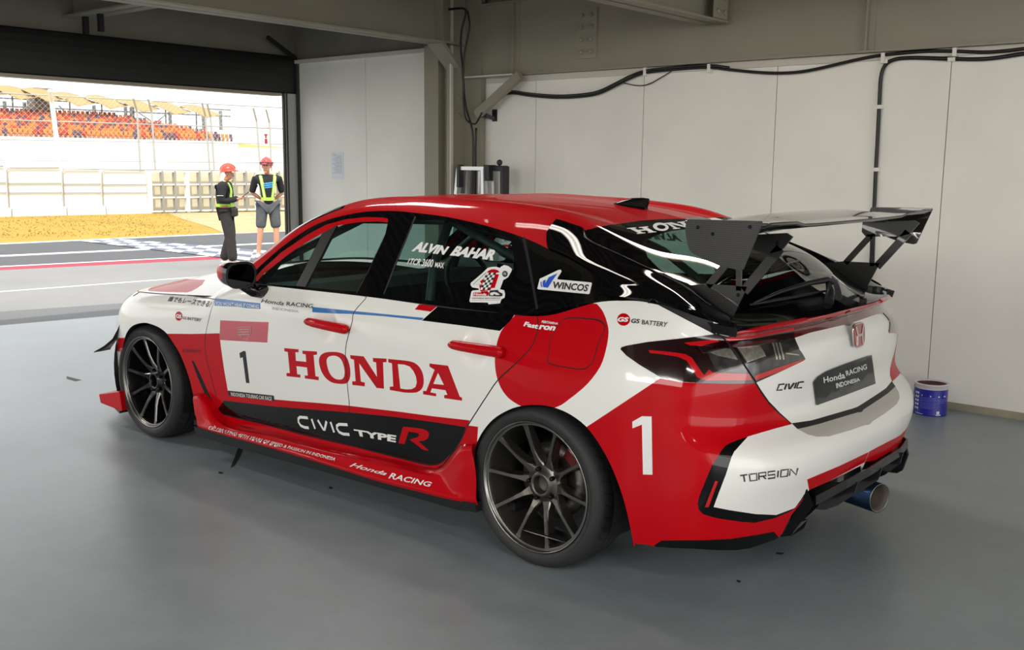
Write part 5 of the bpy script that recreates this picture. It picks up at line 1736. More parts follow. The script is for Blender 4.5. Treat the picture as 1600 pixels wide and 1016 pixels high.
# scuffs on the floor
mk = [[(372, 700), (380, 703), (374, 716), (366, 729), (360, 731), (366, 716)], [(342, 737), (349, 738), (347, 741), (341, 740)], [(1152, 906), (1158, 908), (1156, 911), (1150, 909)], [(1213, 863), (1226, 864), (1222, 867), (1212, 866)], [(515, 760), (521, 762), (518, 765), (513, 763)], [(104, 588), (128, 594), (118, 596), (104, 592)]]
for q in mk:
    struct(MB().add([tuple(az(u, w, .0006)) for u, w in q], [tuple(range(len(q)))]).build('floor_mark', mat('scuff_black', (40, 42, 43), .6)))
# paper notice
nt = MB().box(5.508, 5.692, WY, WY + .002, 1.354, 1.617).build('paper_notice', mat('paper', (214, 218, 224), .7))
tag(nt, 'sheet of printed paper stuck on the white wall beside the doorway', 'notice')
pr_ = MB()
for k in range(13):
    z = 1.594 - .015 * k
    pr_.box(5.53 + (.09 if k == 0 else 0), 5.67 - .02 * (k % 3), WY + .002, WY + .0024, z, z + .004)
pr_.build('print', mat('paper_ink', (150, 152, 160), .7), nt)

# ladder
M_ALU = mat('aluminium', (205, 206, 205), .35, metal=.8)
M_PLA = mat('ladder_plastic', (40, 38, 42), .5)
ld = empty('step_ladder', (3.45, -2.55, 0))
tag(ld, 'aluminium folding ladder with black hinges standing folded beside the corner column', 'ladder')
L = lambda p: (p[0] - 3.45, p[1] + 2.55, p[2])
def rail(name, a, b, w, d, m):
    return MB().beam(L(a), L(b), w, d, up=(0, 1, 0)).build(name, m, ld)
zt = 1.478
rail('rail', (3.640, -2.55, zt), (3.80, -2.52, 0), .03, .05, M_ALU); rail('rail', (3.365, -2.55, zt), (3.30, -2.52, 0), .03, .05, M_ALU)
rail('rail', (3.605, -2.62, zt - .02), (3.74, -2.66, 0), .025, .03, M_ALU); rail('rail', (3.47, -2.62, zt - .02), (3.56, -2.66, 0), .025, .03, M_ALU)
rail('top_bar', (3.65, -2.55, zt), (3.355, -2.55, zt), .03, .03, M_ALU)
for k in range(5):
    z = .25 + .25 * k; t = 1 - z / zt
    rail('rung', (3.640 + .16 * t, -2.55 + .03 * t, z), (3.365 - .065 * t, -2.55 + .03 * t, z), .03, .028, M_ALU)
rail('rail', (3.315, -2.63, zt + .01), (3.28, -2.62, 0), .03, .06, M_ALU); rail('rail', (3.235, -2.66, zt + .0), (3.20, -2.66, 0), .03, .06, M_ALU)
MB().box(*[v for v in (-.145, -.085)], -.09, .01, zt - .10, zt + .03).build('hinge', M_PLA, ld, bevel=.006)
MB().box(-.26, -.145, -.11, -.04, zt - .02, zt + .025).build('hinge', M_PLA, ld, bevel=.006)
MB().lathe([(.0005, -.012), (.022, -.012), (.026, 0), (.022, .012), (.0005, .012)], 14, c=(-.205, -.06, zt + .05)).build('lock_knob', M_PLA, ld)
MB().box(-.262, -.235, -.12, -.03, zt - .30, zt + .02).build('hinge', M_PLA, ld, bevel=.004)
MB().box(.17, .20, -.03, .03, zt - .16, zt + .03).build('hinge', M_PLA, ld, bevel=.004)

# paint tin
bk = empty('paint_tin', (-.303, -2.655, 0))
tag(bk, 'blue paint tin with a white rim and dark red paint inside, standing by the wall', 'bucket')
r_ = .0965
MB().lathe([(.001, .001), (r_, .001), (r_ + .001, .006), (r_, .012), (r_, .165)], 40, axis='z').build('label', mat('tin_blue', (24, 26, 150), .4, coat=.4), bk)
MB().lathe([(r_, .165), (r_ + .001, .168), (r_ + .001, .186), (r_ + .006, .19), (r_ + .005, .198), (r_ - .006, .198), (r_ - .007, .19)], 40, axis='z').build('rim', mat('tin_rim', (206, 200, 204), .4), bk)
MB().lathe([(r_ - .006, .197), (r_ - .008, .15), (.001, .15)], 40, axis='z').build('paint', mat('dried_red_paint', (88, 14, 22), .5, noise=(30, .3, 4)), bk)
dr = MB()
pt_ = MB()
def tin_quad(mb, u0, u1, z0, z1, e=.0006):
    """u along the camera-facing half of the tin, 0..1 left to right"""
    V = []
    for k in range(5):
        u = u0 + (u1 - u0) * k / 4
        s = (2 * u - 1)
        va = math.asin(max(-.999, min(.999, s)))
        base = math.atan2(CAM[1] + 2.655, CAM[0] + .303)
        a = base + va
        V += [((r_ + e) * math.cos(a), (r_ + e) * math.sin(a), z0), ((r_ + e) * math.cos(a), (r_ + e) * math.sin(a), z1)]
    mb.add(V, [(2 * k, 2 * k + 2, 2 * k + 3, 2 * k + 1) for k in range(4)])
for k in range(5):
    for j in range(2):
        tin_quad(pt_, .05 + .055 * j, .085 + .06 * j, .132 - .024 * k, .145 - .024 * k)
for z, a, b in ((.134, .22, .9), (.131, .25, .88)): pass
for z, a, b in ((.112, .22, .66), (.102, .20, .66), (.092, .20, .62), (.080, .22, .66), (.070, .22, .64), (.058, .2, .66), (.048, .22, .60), (.104, .70, .92), (.094, .70, .92), (.084, .70, .90)):
    tin_quad(dr, a, b, z, z + .004)
tin_quad(pt_, .22, .25, .124, .132); tin_quad(pt_, .47, .51, .122, .130); tin_quad(pt_, .72, .76, .121, .129); tin_quad(pt_, .88, .92, .122, .130)
tin_quad(pt_, .70, .78, .016, .034); tin_quad(pt_, .68, .82, .006, .013); tin_quad(pt_, .06, .30, .008, .012)
pt_.build('label_marks', mat('tin_white', (226, 226, 236), .5), bk); dr.build('label_lines', mat('tin_pale_blue', (92, 96, 190), .5), bk)
MB().tube([(r_ * math.cos(a) * 1.04, r_ * math.sin(a) * 1.04, .182 - .075 * math.sin(t)) for t, a in [(t, math.atan2(CAM[1] + 2.655, CAM[0] + .303) - 1.25 - .5 * t / math.pi) for t in np.linspace(0, math.pi, 12)]], .002, 6).build('handle', M_GALV, bk)
# ------------------------------------------------------------------ pit lane, track, fence and stand
GZ = -.17


def g(u, w): return az(u, w, GZ)


def ext(a, b, t0, t1):
    """a ground line through two picture points, run out to parameters t0..t1 (metres before a, after a)"""
    A, B = g(*a), g(*b)
    d = (B - A) / np.linalg.norm(B - A)
    return A - d * t0, A + d * t1


def band(name, l0, l1, m, z=0.0, t=(18, 40), label=None, cat=None, kind='structure', thick=.1):
    a0, b0 = ext(*l0, *t); a1, b1 = ext(*l1, *t)
    o = MB().prism([(p[0], p[1], GZ + z - thick) for p in (a0, b0, b1, a1)], (0, 0, thick)).build(name, m)
    o['kind'] = kind
    if label: o['label'] = label
    if cat: o['category'] = cat
    return o


L_SILL = ((0, 508.6), (188, 492.3))
L_APR = ((0, 487), (196, 473.5))
L_RED0 = ((0, 422.4), (336.8, 405.5)); L_RED1 = ((0, 417.5), (336.8, 400.5))
L_GR = ((0, 381), (330, 366))
L_FAR = ((0, 337.5), (258, 333))
M_APRON = floor_mat('pit_concrete', (130, 130, 129), .8, (.5, 3.0), .10)
M_RAMP = floor_mat('ramp_concrete', (100, 102, 103), .8, (.6, 4.0), .12)
M_ASPH = floor_mat('asphalt', (80, 82, 85), .85, (.8, 12.0), .12)
M_GRASS = floor_mat('dry_grass', (164, 134, 50), .95, (.6, 9.0), .22, .6)
M_PAINTW = mat('road_white', (222, 222, 226), .7, noise=(6, .06, 5))
M_PAINTR = mat('road_red', (150, 34, 58), .7, noise=(6, .1, 5))
M_PAINTB = mat('road_blue_black', (98, 104, 120), .75, noise=(9, .12, 5))

# ramp from the garage sill down to the lane
s0 = [az(*q, 0.0) for q in L_SILL]
d0 = (s0[1] - s0[0]) / np.linalg.norm(s0[1] - s0[0])
sa, sb = s0[0] - d0 * 14, s0[0] + d0 * 22
aa, ab = ext(*L_APR, 14, 22)
o = MB().add([sa, sb, ab, aa, sa - np.array([0, 0, .3]), sb - np.array([0, 0, .3]), ab - np.array([0, 0, .3]), aa - np.array([0, 0, .3])], [(0, 1, 2, 3), (4, 7, 6, 5), (0, 4, 5, 1), (1, 5, 6, 2), (2, 6, 7, 3), (3, 7, 4, 0)]).build('ramp', M_RAMP)
o['kind'] = 'structure'
band('pit_lane', L_APR, L_RED0, M_APRON)
band('red_line', L_RED0, L_RED1, M_PAINTR, 0, (18, 40))
band('track', L_RED1, L_GR, M_ASPH)
band('white_line', ((0, 401.5), (230, 390.5)), ((0, 399.2), (230, 388.6)), M_PAINTW, .006, (18, 40), thick=.01)
band('white_line', ((0, 456.8), (240, 438.8)), ((0, 455.6), (240, 437.8)), mat('joint_white', (206, 206, 204), .8), .004, (14, 30), thick=.01)
band('white_line', ((0, 417.5), (336.8, 400.5)), ((0, 416.4), (336.8, 399.6)), M_PAINTW, .004, (14, 30), thick=.01)
band('white_line', ((0, 382), (330, 367)), ((0, 380.6), (330, 365.6)), M_PAINTW, .004, (18, 40), thick=.01)
gr = band('grass_verge', L_GR, L_FAR, M_GRASS, .0, (24, 60), kind='structure')
a0, b0 = ext(*L_FAR, 60, 160)
MB().prism([(a0[0], a0[1], GZ - .12), (b0[0], b0[1], GZ - .12), (b0[0] + 220, b0[1] - 20, GZ - .12), (a0[0] + 220, a0[1], GZ - .12)], (0, 0, .1)).build('far_ground', mat('sandy_ground', (196, 188, 160), .95))['kind'] = 'structure'
# tan dirt right of the grass
MB().prism([(p[0], p[1], GZ + .001) for p in (g(262, 333.5), g(286, 343), g(330, 356), g(352, 366), g(470, 360), g(470, 331))], (0, 0, .01)).build('dirt_verge', floor_mat('dirt', (176, 158, 118), .95, (1, 6), .12))['kind'] = 'structure'
# chequered line across the track
q00, q01, q10, q11 = g(126, 377.5), g(178, 373.5), g(420, 412), g(420, 393)
ck = MB()
NX, NY = 12, 4
P = lambda i, j: tuple((q00 * (1 - i / NX) + q10 * i / NX) * (1 - j / NY) + (q01 * (1 - i / NX) + q11 * i / NX) * j / NY + np.array([0, 0, .012]))
for i in range(NX):
    for j in range(NY):
        ck.add([P(i, j), P(i + 1, j), P(i + 1, j + 1), P(i, j + 1)], [(0, 1, 2, 3)], (i + j) % 2)
o = ck.build('chequered_line', [M_PAINTW, M_PAINTB]); o['kind'] = 'structure'
# tufts along the verge
tf = MB(); rnd = random.Random(3)
for k in range(900):
    u = rnd.uniform(-20, 300); w = rnd.uniform(338, 372) - u * .012
    b_ = g(u, w)
    for s_ in range(2):
        h = rnd.uniform(.02, .05); dx, dy = rnd.uniform(-.05, .05), rnd.uniform(-.05, .05)
        tf.add([(b_[0], b_[1] - .012, GZ), (b_[0], b_[1] + .012, GZ), (b_[0] + dx, b_[1] + dy, GZ + h)], [(0, 1, 2)])
o = tf.build('grass_tufts', mat('straw_blades', (186, 156, 76), .9), recalc=False)
tag(o, 'dry yellow grass blades on the verge beyond the track', 'grass', kind='stuff')

TD = np.array([-.153, -.988, 0.0]); TN = np.array([.988, -.153, 0.0])


def tpl(u, w, foot):
    """point of the vertical plane along the track through a ground picture point"""
    o_ = g(*foot)
    d = ray(u, w)
    t = ((o_ - CAM) @ TN) / (d @ TN)
    return CAM + d * t


FOOT = (130, 335.5)
M_BWHITE = mat('barrier_white', (226, 226, 222), .7, noise=(.8, .04, 4))
M_POST = mat('fence_galvanised', (176, 176, 172), .5, metal=.3)
M_PGREY = mat('fence_post_grey', (150, 150, 144), .6)  # plain grey for barrier rails and ribbed barrier posts
spans = [(-70, 14), (14, 100), (100, 161), (161, 232)]
lab = ['white barrier board cut by the left edge of the photo', 'white barrier board under the thick fence post', 'white barrier board with a curved wire along its foot', 'white barrier board next to the grey ribbed barrier']
for (u0, u1), lb in zip(spans, lab):
    a, b = tpl(u0, 335, FOOT), tpl(u1, 335 - (u1 - u0) * .01, FOOT)
    z1 = tpl(u0, 263 + u0 * .03, FOOT)[2]
    t = empty('barrier_board', (a[0], a[1], GZ)); tag(t, lb, 'barrier', 'white boards along the far side of the track')
    v = b - a; v[2] = 0
    e = v / np.linalg.norm(v) * .03
    MB().prism([(0, 0, .25), tuple((v - e) * [1, 1, 0] + [0, 0, .25]), tuple((v - e) * [1, 1, 0] + [0, 0, z1 - GZ]), (0, 0, z1 - GZ)], (.06, -.01, 0)).build('board', M_BWHITE, t)
    m = MB()
    for f in (.38, .62):
        h = .25 + (z1 - GZ - .25) * f
        m.beam((-.03, 0, h), tuple(v - e + [-.03, 0, h]), .02, .025)
    m.build('rail', M_PGREY, t)
    MB().tube([(-.05, 0, .2), (-.05, 0, z1 - GZ - .05), tuple(e * 3 + [-.05, 0, z1 - GZ + .03]), tuple(v - e * 3 + [-.05, 0, z1 - GZ + .03])], .02, 6).build('frame', M_POST, t)
    MB().prism([(-.25, 0, 0), tuple(v - e + [-.25, 0, 0]), tuple(v - e + [-.25, 0, .27]), (-.25, 0, .27)], (.25, -.03, 0)).build('kerb', M_BWHITE, t)
    MB().box(.2 * 0 - .27, -.22, -.9, -.75, 0, .09).build('kerb_foot', M_SATIN, t)

# grey ribbed barrier on the right
rb = empty('ribbed_barrier', tuple(tpl(236, 333, FOOT))); tag(rb, 'pale grey ribbed barrier behind the two marshals', 'barrier')
base = np.array(tuple(rb.location))
za, zb_ = tpl(236, 333, FOOT), tpl(236, 267, FOOT)
H_ = zb_[2] - GZ
rb.location.z = GZ
vv = tpl(470, 331, FOOT) - za; vv[2] = 0
ln = np.linalg.norm(vv); ve = vv / ln
MB().prism([(.25, 0, 0), tuple(vv + [.25, 0, 0]), tuple(vv + [.25, 0, H_ * .97]), (.25, 0, H_ * .97)], (.08, -.01, 0)).build('panel', mat('barrier_beige', (214, 206, 182), .8, noise=(1.5, .14, 4)), rb)
for f in (.02, .35, .66, .97):
    MB().beam((0, 0, H_ * f + .02), tuple(vv + [0, 0, H_ * f + .02]), .07, .05).build('rail', M_BWHITE, rb)
NP = 13
for k in range(NP + 1):
    p = vv * k / NP
    MB().box(p[0] - .04, p[0] + .1, p[1] - (.035 if k % 3 else .06), p[1] + (.035 if k % 3 else .06), 0, H_).build('post', M_PGREY if k % 3 else M_BWHITE, rb)

# catch fence: bent posts, rails, wire
posts = [(-62, 0, 9, 'thick'), (75, 97, 143, 'thick'), (205, 217, 155, 'thin'), (228, 240.5, 156, 'thin'), (312, 327, 162, 'thin'), (320, 333.5, 163, 'thin'), (392, 405.5, 170, 'thin'), (412, 421, 172, 'thin')]
plab = {75: 'thick white bent fence post nearest the left side of the doorway', 205: 'bent steel fence post left of the middle of the doorway, first of a close pair', 228: 'bent steel fence post left of the middle of the doorway, second of a close pair',
        312: 'bent steel fence post above the first marshal, left of its twin', 320: 'bent steel fence post above the first marshal, right of its twin', 392: 'bent steel fence post left of the small red and white sign', 412: 'bent steel fence post carrying the small red and white sign'}
FF = (130, 334.2)
tops = []
for ut, ub, wt, kind in posts:
    if ut < 0: continue
    bot = tpl(ub + 6, 331, FF); kn = tpl(ut + (9 if kind == 'thin' else 6), wt + (20 if kind == 'thin' else 16), FF); tp_ = tpl(ut - 3, wt - 1, FF)
    r = .075 if kind == 'thick' else .035
    m = MB().tube([(bot[0], bot[1], GZ), tuple(kn), tuple(tp_ + [-.25, 0, 0])], r, 8, smooth=False)
    o = m.build('catch_fence_post', M_BWHITE if kind == 'thick' else M_POST)
    tag(o, plab[ut], 'fence post', 'bent posts of the catch fence')
    tops.append((bot, kn, tp_))
fr = MB()
bA, bB = tpl(-60, 200, FF), tpl(470, 200, FF)
def hline(w0, w1, r, off=.05):
    a, b = tpl(-60, w0, FF), tpl(470, w1, FF)
    fr.tube([tuple(a + [off, 0, 0]), tuple(b + [off, 0, 0])], r, 5)
for w0, w1, r in ((142, 170, .018), (185, 202, .02), (217, 226, .014), (250, 255, .014), (262, 268, .02)):
    hline(w0, w1, r)
fence = fr.build('catch_fence_rails', M_POST)
tag(fence, 'horizontal rails of the tall catch fence in front of the grandstand', 'fence')
ch = MB()
A0 = tpl(-60, 145, FF); A1 = tpl(470, 172, FF); B0 = tpl(-60, 262, FF)
Lw = np.linalg.norm((A1 - A0)[:2]); zl, zh = B0[2], A0[2] + .1
ev_ = (A1 - A0) * [1, 1, 0]; ev_ = ev_ / np.linalg.norm(ev_)
hh = zh - zl
x = -hh
while x < Lw:
    for sgn in (1, -1):
        s0_, s1_ = (x, x + hh) if sgn > 0 else (x + hh, x)
        c0, c1_ = max(0, min(Lw, s0_)), max(0, min(Lw, s1_))
        if abs(c1_ - c0) < .05: continue
        f0, f1 = (c0 - s0_) / (s1_ - s0_), (c1_ - s0_) / (s1_ - s0_)
        p0 = A0 * [1, 1, 0] + ev_ * c0 + [.05, 0, zl + hh * f0]; p1 = A0 * [1, 1, 0] + ev_ * c1_ + [.05, 0, zl + hh * f1]
        ch.beam(tuple(p0), tuple(p1), .0045, .0045)
    x += .17
o = ch.build('wire_mesh', mat('wire_pale', (214, 206, 186), .6), fence)
# the small red and white sign on the fence
sg_ = empty('warning_sign', tuple(tpl(412, 216, FF) + [-.12, 0, 0])); tag(sg_, 'small red and white sign hanging on the catch fence at the right', 'sign')
pxm = 1578 / np.linalg.norm(tpl(412, 216, FF) - CAM)
MB().box(-.01, .01, -4.2 / pxm, 4.2 / pxm, -11 / pxm, 11 / pxm).build('plate', M_BWHITE, sg_)
MB().box(-.02, -.01, -2.2 / pxm, 2.2 / pxm, -8 / pxm, -1 / pxm).box(-.02, -.01, -2.6 / pxm, 2.6 / pxm, 4 / pxm, 6 / pxm).box(-.02, -.01, -1.2 / pxm, 1.2 / pxm, 0, 4 / pxm).build('mark', M_PAINTR, sg_)

# ------------------------------------------------------------------ grandstand far behind
DST = 105.0


def far(u, w, back=0.0):
    """point on the vertical plane along the track DST metres off"""
    d = ray(u, w)
    t = (DST + back) / (d @ TN)
    return CAM + d * t


gs = empty('grandstand', tuple(far(180, 260) * [1, 1, 0])); tag(gs, 'long pale grandstand with an orange upper tier across the track', 'grandstand')
G0 = np.array(tuple(gs.location))
def rel(p): return tuple(np.array(p) - G0)
M_TERR = mat('terrace_white', (224, 226, 224), .8)
M_TDARK = mat('stand_steel', (112, 116, 124), .6)
m = MB()
steps = 16
zt0, zt1 = far(180, 260)[2], far(180, 221)[2]
for k in range(steps):
    z = zt0 + (zt1 - zt0) * k / steps
    a, b = far(-160, 240) * [1, 1, 0] + TN * (k * .8), far(520, 240) * [1, 1, 0] + TN * (k * .8)
    m.prism([rel((a[0], a[1], -1)), rel((b[0], b[1], -1)), rel((b[0], b[1], z)), rel((a[0], a[1], z))], tuple(TN * .8))
m.build('lower_terrace', M_TERR, gs)
m = MB()
UB, US = 14.0, 9
zs0, zs1 = far(180, 217, UB)[2], far(180, 184, UB + US * .8)[2]
rise = (zs1 - zs0) / US
def utop(u): return far(u, 200, UB)
a_, b_ = far(-160, 214, UB) * [1, 1, 0], far(372, 228, UB) * [1, 1, 0]
for k in range(US):
    z = zs0 + rise * k
    e_ = b_ - TD * (k * -0.0) - TD * (k * 1.5)
    a2, b2 = a_ + TN * (k * .8), e_ + TN * (k * .8)
    m.prism([rel((a2[0], a2[1], zt0)), rel((b2[0], b2[1], zt0)), rel((b2[0], b2[1], z)), rel((a2[0], a2[1], z))], tuple(TN * .8))
m.build('upper_terrace', M_TERR, gs)
# back frame of the stand: columns, rails, braces
zc = far(180, 166, 24)[2]
for u in (9, 40, 148, 197, 206, 266, 318, 345):
    a = far(u, 190, 24)
    MB().box(-.16, .16, -.16, .16, zs1 - 1.0, zc).build('column', M_TDARK, gs).location = rel((a[0], a[1], 0))
m = MB()
for w0, w1 in ((151, 172), (164, 182)):
    m.tube([rel(far(-40, w0, 24)), rel(far(360, w1, 24))], .09, 5)
m.build('frame_rail', M_TDARK, gs)
for (u0, w0, u1, w1) in ((92, 165, 108, 182), (140, 173, 124, 187), (215, 175, 240, 192), (246, 190, 262, 176)):
    MB().tube([rel(far(u0, w0, 23.6)), rel(far(u1, w1, 23.6))], .09, 5).build('brace', M_TDARK, gs)
p = far(63, 168, 23)
MB().box(-1.0, 1.0, -1.1, 1.1, -2.6, 2.2).build('stair_tower', mat('stair_grey', (124, 118, 116), .8), gs).location = rel(p)

# seats of the upper tier
seat_pal = {'orange': mat('seat_orange', (200, 118, 56), .5), 'red': mat('seat_red', (166, 62, 44), .5), 'dark': mat('seat_dark', (92, 68, 84), .5)}
sm = {}
for c, mt in seat_pal.items():
    b = MB().box(-.22, .18, -.20, .20, .36, .44).prism([(.14, -.20, .40), (.22, -.20, .40), (.30, -.20, .92), (.24, -.20, .92)], (0, .40, 0)).box(-.02, .08, -.12, .12, 0, .38)
    o = b.build('stadium_seat', mt)
    sm[c] = o.data
    bpy.data.objects.remove(o)
rnd = random.Random(11)
spots = []
LN = np.linalg.norm(b_ - a_)
for k in range(US):
    n_ = int((LN + k * 1.5 * 0 - k * 1.5) / .52)
    for i in range(n_):
        p = a_ + TD * (i * .52 + .3) + TN * (k * .8 + .35)
        uv_ = pix(np.array([[p[0], p[1], zs0 + rise * k]]))[0]
        if -12 < uv_[0] < 375: spots.append((np.linalg.norm(p - CAM), tuple(p[:2]) + (zs0 + rise * k,), rnd.choices(('orange', 'red', 'dark'), (.62 - .05 * k, .2 + .05 * k, .18))[0]))
spots.sort(key=lambda q: q[0])
rz_ = math.atan2(TN[1], TN[0])
slab = {'orange': 'orange plastic seat in the upper tier of the far grandstand', 'red': 'red plastic seat in the upper tier of the far grandstand', 'dark': 'dark purple plastic seat in the upper tier of the far grandstand'}
for d_, p, c in spots[:300]:
    o = link('stadium_seat', sm[c]); o.location = p; o.rotation_euler = (0, 0, rz_)
    tag(o, slab[c], 'seat', c + ' seats of the far grandstand')
rest = MB()
cols = list(seat_pal)
Rz = Matrix.Rotation(rz_, 3, 'Z')
for d_, p, c in spots[300:]:
    me = sm[c]
    rest.add([tuple(Rz @ v.co + Vector(p)) for v in me.vertices], [tuple(f.vertices) for f in me.polygons], cols.index(c))
if rest.v:
    tag(rest.build('stadium_seats', [seat_pal[c] for c in cols], recalc=False), 'mass of orange and red seats farther back in the grandstand', 'seats', kind='stuff')

# tensile canopies over the stand
M_CAN = mat('canopy_fabric', (166, 142, 98), .8)
cen = [(-28, 131), (18, 136), (62, 139.5), (108, 146.5), (158, 151), (208, 156.5), (258, 161), (306, 166)]
cl_ = ['left edge of the doorway', 'first mast', 'stair tower', 'thick fence post', 'middle of the doorway', 'pair of bent posts', 'space left of the first marshal', 'right end of the stand']
for i, (u, w) in enumerate(cen):
    hw = 27
    t = empty('canopy', tuple(far(u, w, 22))); tag(t, 'beige roof shell of the grandstand, above the ' + cl_[i] if i not in (0, 1) else ('beige roof shell of the grandstand, half hidden at the ' + cl_[i] if i == 0 else 'pale beige roof shell of the far grandstand, left of the stair tower'), 'canopy', 'tensile canopies of the grandstand')
    O = np.array(tuple(t.location)); pm_ = 1578 / (DST + 22)
    V = []
    NUc, NVc = 12, 6
    for a in range(NUc + 1):
        s = 2 * a / NUc - 1
        for b in range(NVc + 1):
            f = b / NVc
            top = -(5.5 * s * s) / pm_ + 1.2 / pm_
            drop = (6 + 15 * (1 - abs(s)) ** .8) / pm_
            z = top - drop * f
            q_ = TD * (s * hw / pm_) + TN * (-3.0 * f)
            V.append((q_[0], q_[1], z - (.155 * hw * s / pm_) * .75))
    F = [(a * (NVc + 1) + b, (a + 1) * (NVc + 1) + b, (a + 1) * (NVc + 1) + b + 1, a * (NVc + 1) + b + 1) for a in range(NUc) for b in range(NVc)]
    MB().add(V, F, 0, True).build('fabric', M_CAN, t, recalc=False, solid=.05)
    MB().cyl((0, 0, -3.2), (0, 0, .9 / pm_ * 1.5), .10, 6).build('mast', M_TDARK, t)
# pale second stand at the right, behind the fence
s2 = MB()
for k in range(10):
    a = far(330, 214, 60) * [1, 1, 0] + TN * k * 1.2; b = far(520, 230, 60) * [1, 1, 0] + TN * k * 1.2
    z = far(380, 236 - 4 * k * .6, 60)[2]
    s2.prism([(a[0], a[1], -1), (b[0], b[1], -1), (b[0], b[1], z - 1.2), (a[0], a[1], z)], tuple(TN * 1.2), 1 if 4 < k < 8 else 0)
tag(s2.build('grandstand', [M_TERR, mat('tier_straw', (214, 180, 110), .8)]), 'smaller pale grandstand with a straw-coloured band at the right of the doorway', 'grandstand')
# ------------------------------------------------------------------ the two marshals in the pit lane
def skin_mesh(name, joints, bones, m, parent, root, sub=2, extra=None):
    """one continuous surface grown on a skeleton: joints {name: (x, y, z, rx[, ry])}"""
    keys = list(joints)
    me = bpy.data.meshes.new(name)
    me.from_pydata([joints[k][:3] for k in keys], [(keys.index(a), keys.index(b)) for a, b in bones], [])
    o = link(name, me, None)
    o.modifiers.new('skin', 'SKIN').use_smooth_shade = True
    lay_ = me.skin_vertices[0].data if me.skin_vertices else None
    if lay_ is None:
        bpy.context.view_layer.objects.active = o
        bpy.ops.mesh.customdata_skin_add()
        lay_ = me.skin_vertices[0].data
    for i, k in enumerate(keys):
        j = joints[k]
        lay_[i].radius = (j[3], j[4] if len(j) > 4 else j[3])
        lay_[i].use_root = (k == root)
    o.modifiers.new('sub', 'SUBSURF').levels = sub
    o.modifiers['sub'].render_levels = sub
    bpy.context.view_layer.update()
    dg = bpy.context.evaluated_depsgraph_get()
    res = bpy.data.meshes.new_from_object(o.evaluated_get(dg))
    bpy.data.objects.remove(o); bpy.data.meshes.remove(me)
    if extra:
        bm = bmesh.new(); bm.from_mesh(res)
        for (c, r) in extra:
            mx = Matrix.Translation(c) @ Matrix.Diagonal((r[0], r[1], r[2], 1))
            bmesh.ops.create_uvsphere(bm, u_segments=10, v_segments=8, radius=1, matrix=mx)
        bm.to_mesh(res); bm.free()
    res.materials.clear(); res.materials.append(m)
    for p in res.polygons: p.use_smooth = True
    res.name = name
    return link(name, res, parent)


M_SKIN = mat('skin', (176, 122, 92), .55)
M_SKINL = mat('skin_light', (206, 152, 122), .55)
M_SHIRT = mat('black_shirt', (26, 27, 31), .85)
M_TROU = mat('dark_trousers', (44, 40, 38), .85, noise=(14, .15, 4))
M_SHORT = mat('grey_shorts', (84, 86, 90), .9, noise=(10, .2, 4))
M_HELM = mat('helmet_orange', (232, 62, 34), .35, coat=.5)
M_HELM2 = mat('helmet_red', (214, 66, 62), .35, coat=.5)
M_VEST = mat('vest_lime', (178, 232, 62), .6)
M_VESTS = mat('vest_silver', (214, 222, 190), .4)
M_HAIR = mat('hair_black', (18, 15, 14), .7)
M_EYE = mat('eye_dark', (20, 16, 15), .3)
M_SHOE = mat('shoe_white', (206, 204, 200), .6)
M_PRINT = mat('shirt_print_blue', (70, 160, 222), .6)
M_PHONE = mat('phone_dark', (58, 50, 52), .3, coat=.5)


def V3(*a): return np.array(a, float)


def limb(a, b, t): return a + (b - a) * t


def hand(J, B, pre, wrist, fwd, side, up, curl=.5, L=.17):
    """palm, four fingers of different lengths and a thumb from the side of the palm"""
    fwd, side, up = [np.array(v) / np.linalg.norm(v) for v in (fwd, side, up)]
    J[pre + 'palm'] = tuple(wrist + fwd * .045) + (.030, .017)
    J[pre + 'knuck'] = tuple(wrist + fwd * .085) + (.034, .014)
    B += [(pre + 'wrist', pre + 'palm'), (pre + 'palm', pre + 'knuck')]
    for i, (off, ln) in enumerate(((-.030, .070), (-.010, .080), (.011, .074), (.030, .058))):
        p0 = wrist + fwd * .092 + side * off
        p1 = p0 + (fwd * math.cos(curl * .6) - up * math.sin(curl * .6)) * ln * .5
        p2 = p1 + (fwd * math.cos(curl * 1.7) - up * math.sin(curl * 1.7)) * ln * .5
        for j, (p, r) in enumerate(((p0, .010), (p1, .009), (p2, .0075))):
            J[f'{pre}f{i}{j}'] = tuple(p) + (r,)
        B += [(pre + 'knuck', f'{pre}f{i}0'), (f'{pre}f{i}0', f'{pre}f{i}1'), (f'{pre}f{i}1', f'{pre}f{i}2')]
    t0 = wrist + fwd * .035 - side * .034; t1 = t0 + fwd * .032 - side * .018 - up * .008; t2 = t1 + fwd * .028 - up * .012
    for j, (p, r) in enumerate(((t0, .012), (t1, .010), (t2, .0085))):
        J[f'{pre}t{j}'] = tuple(p) + (r,)
    B += [(pre + 'palm', pre + 't0'), (pre + 't0', pre + 't1'), (pre + 't1', pre + 't2')]


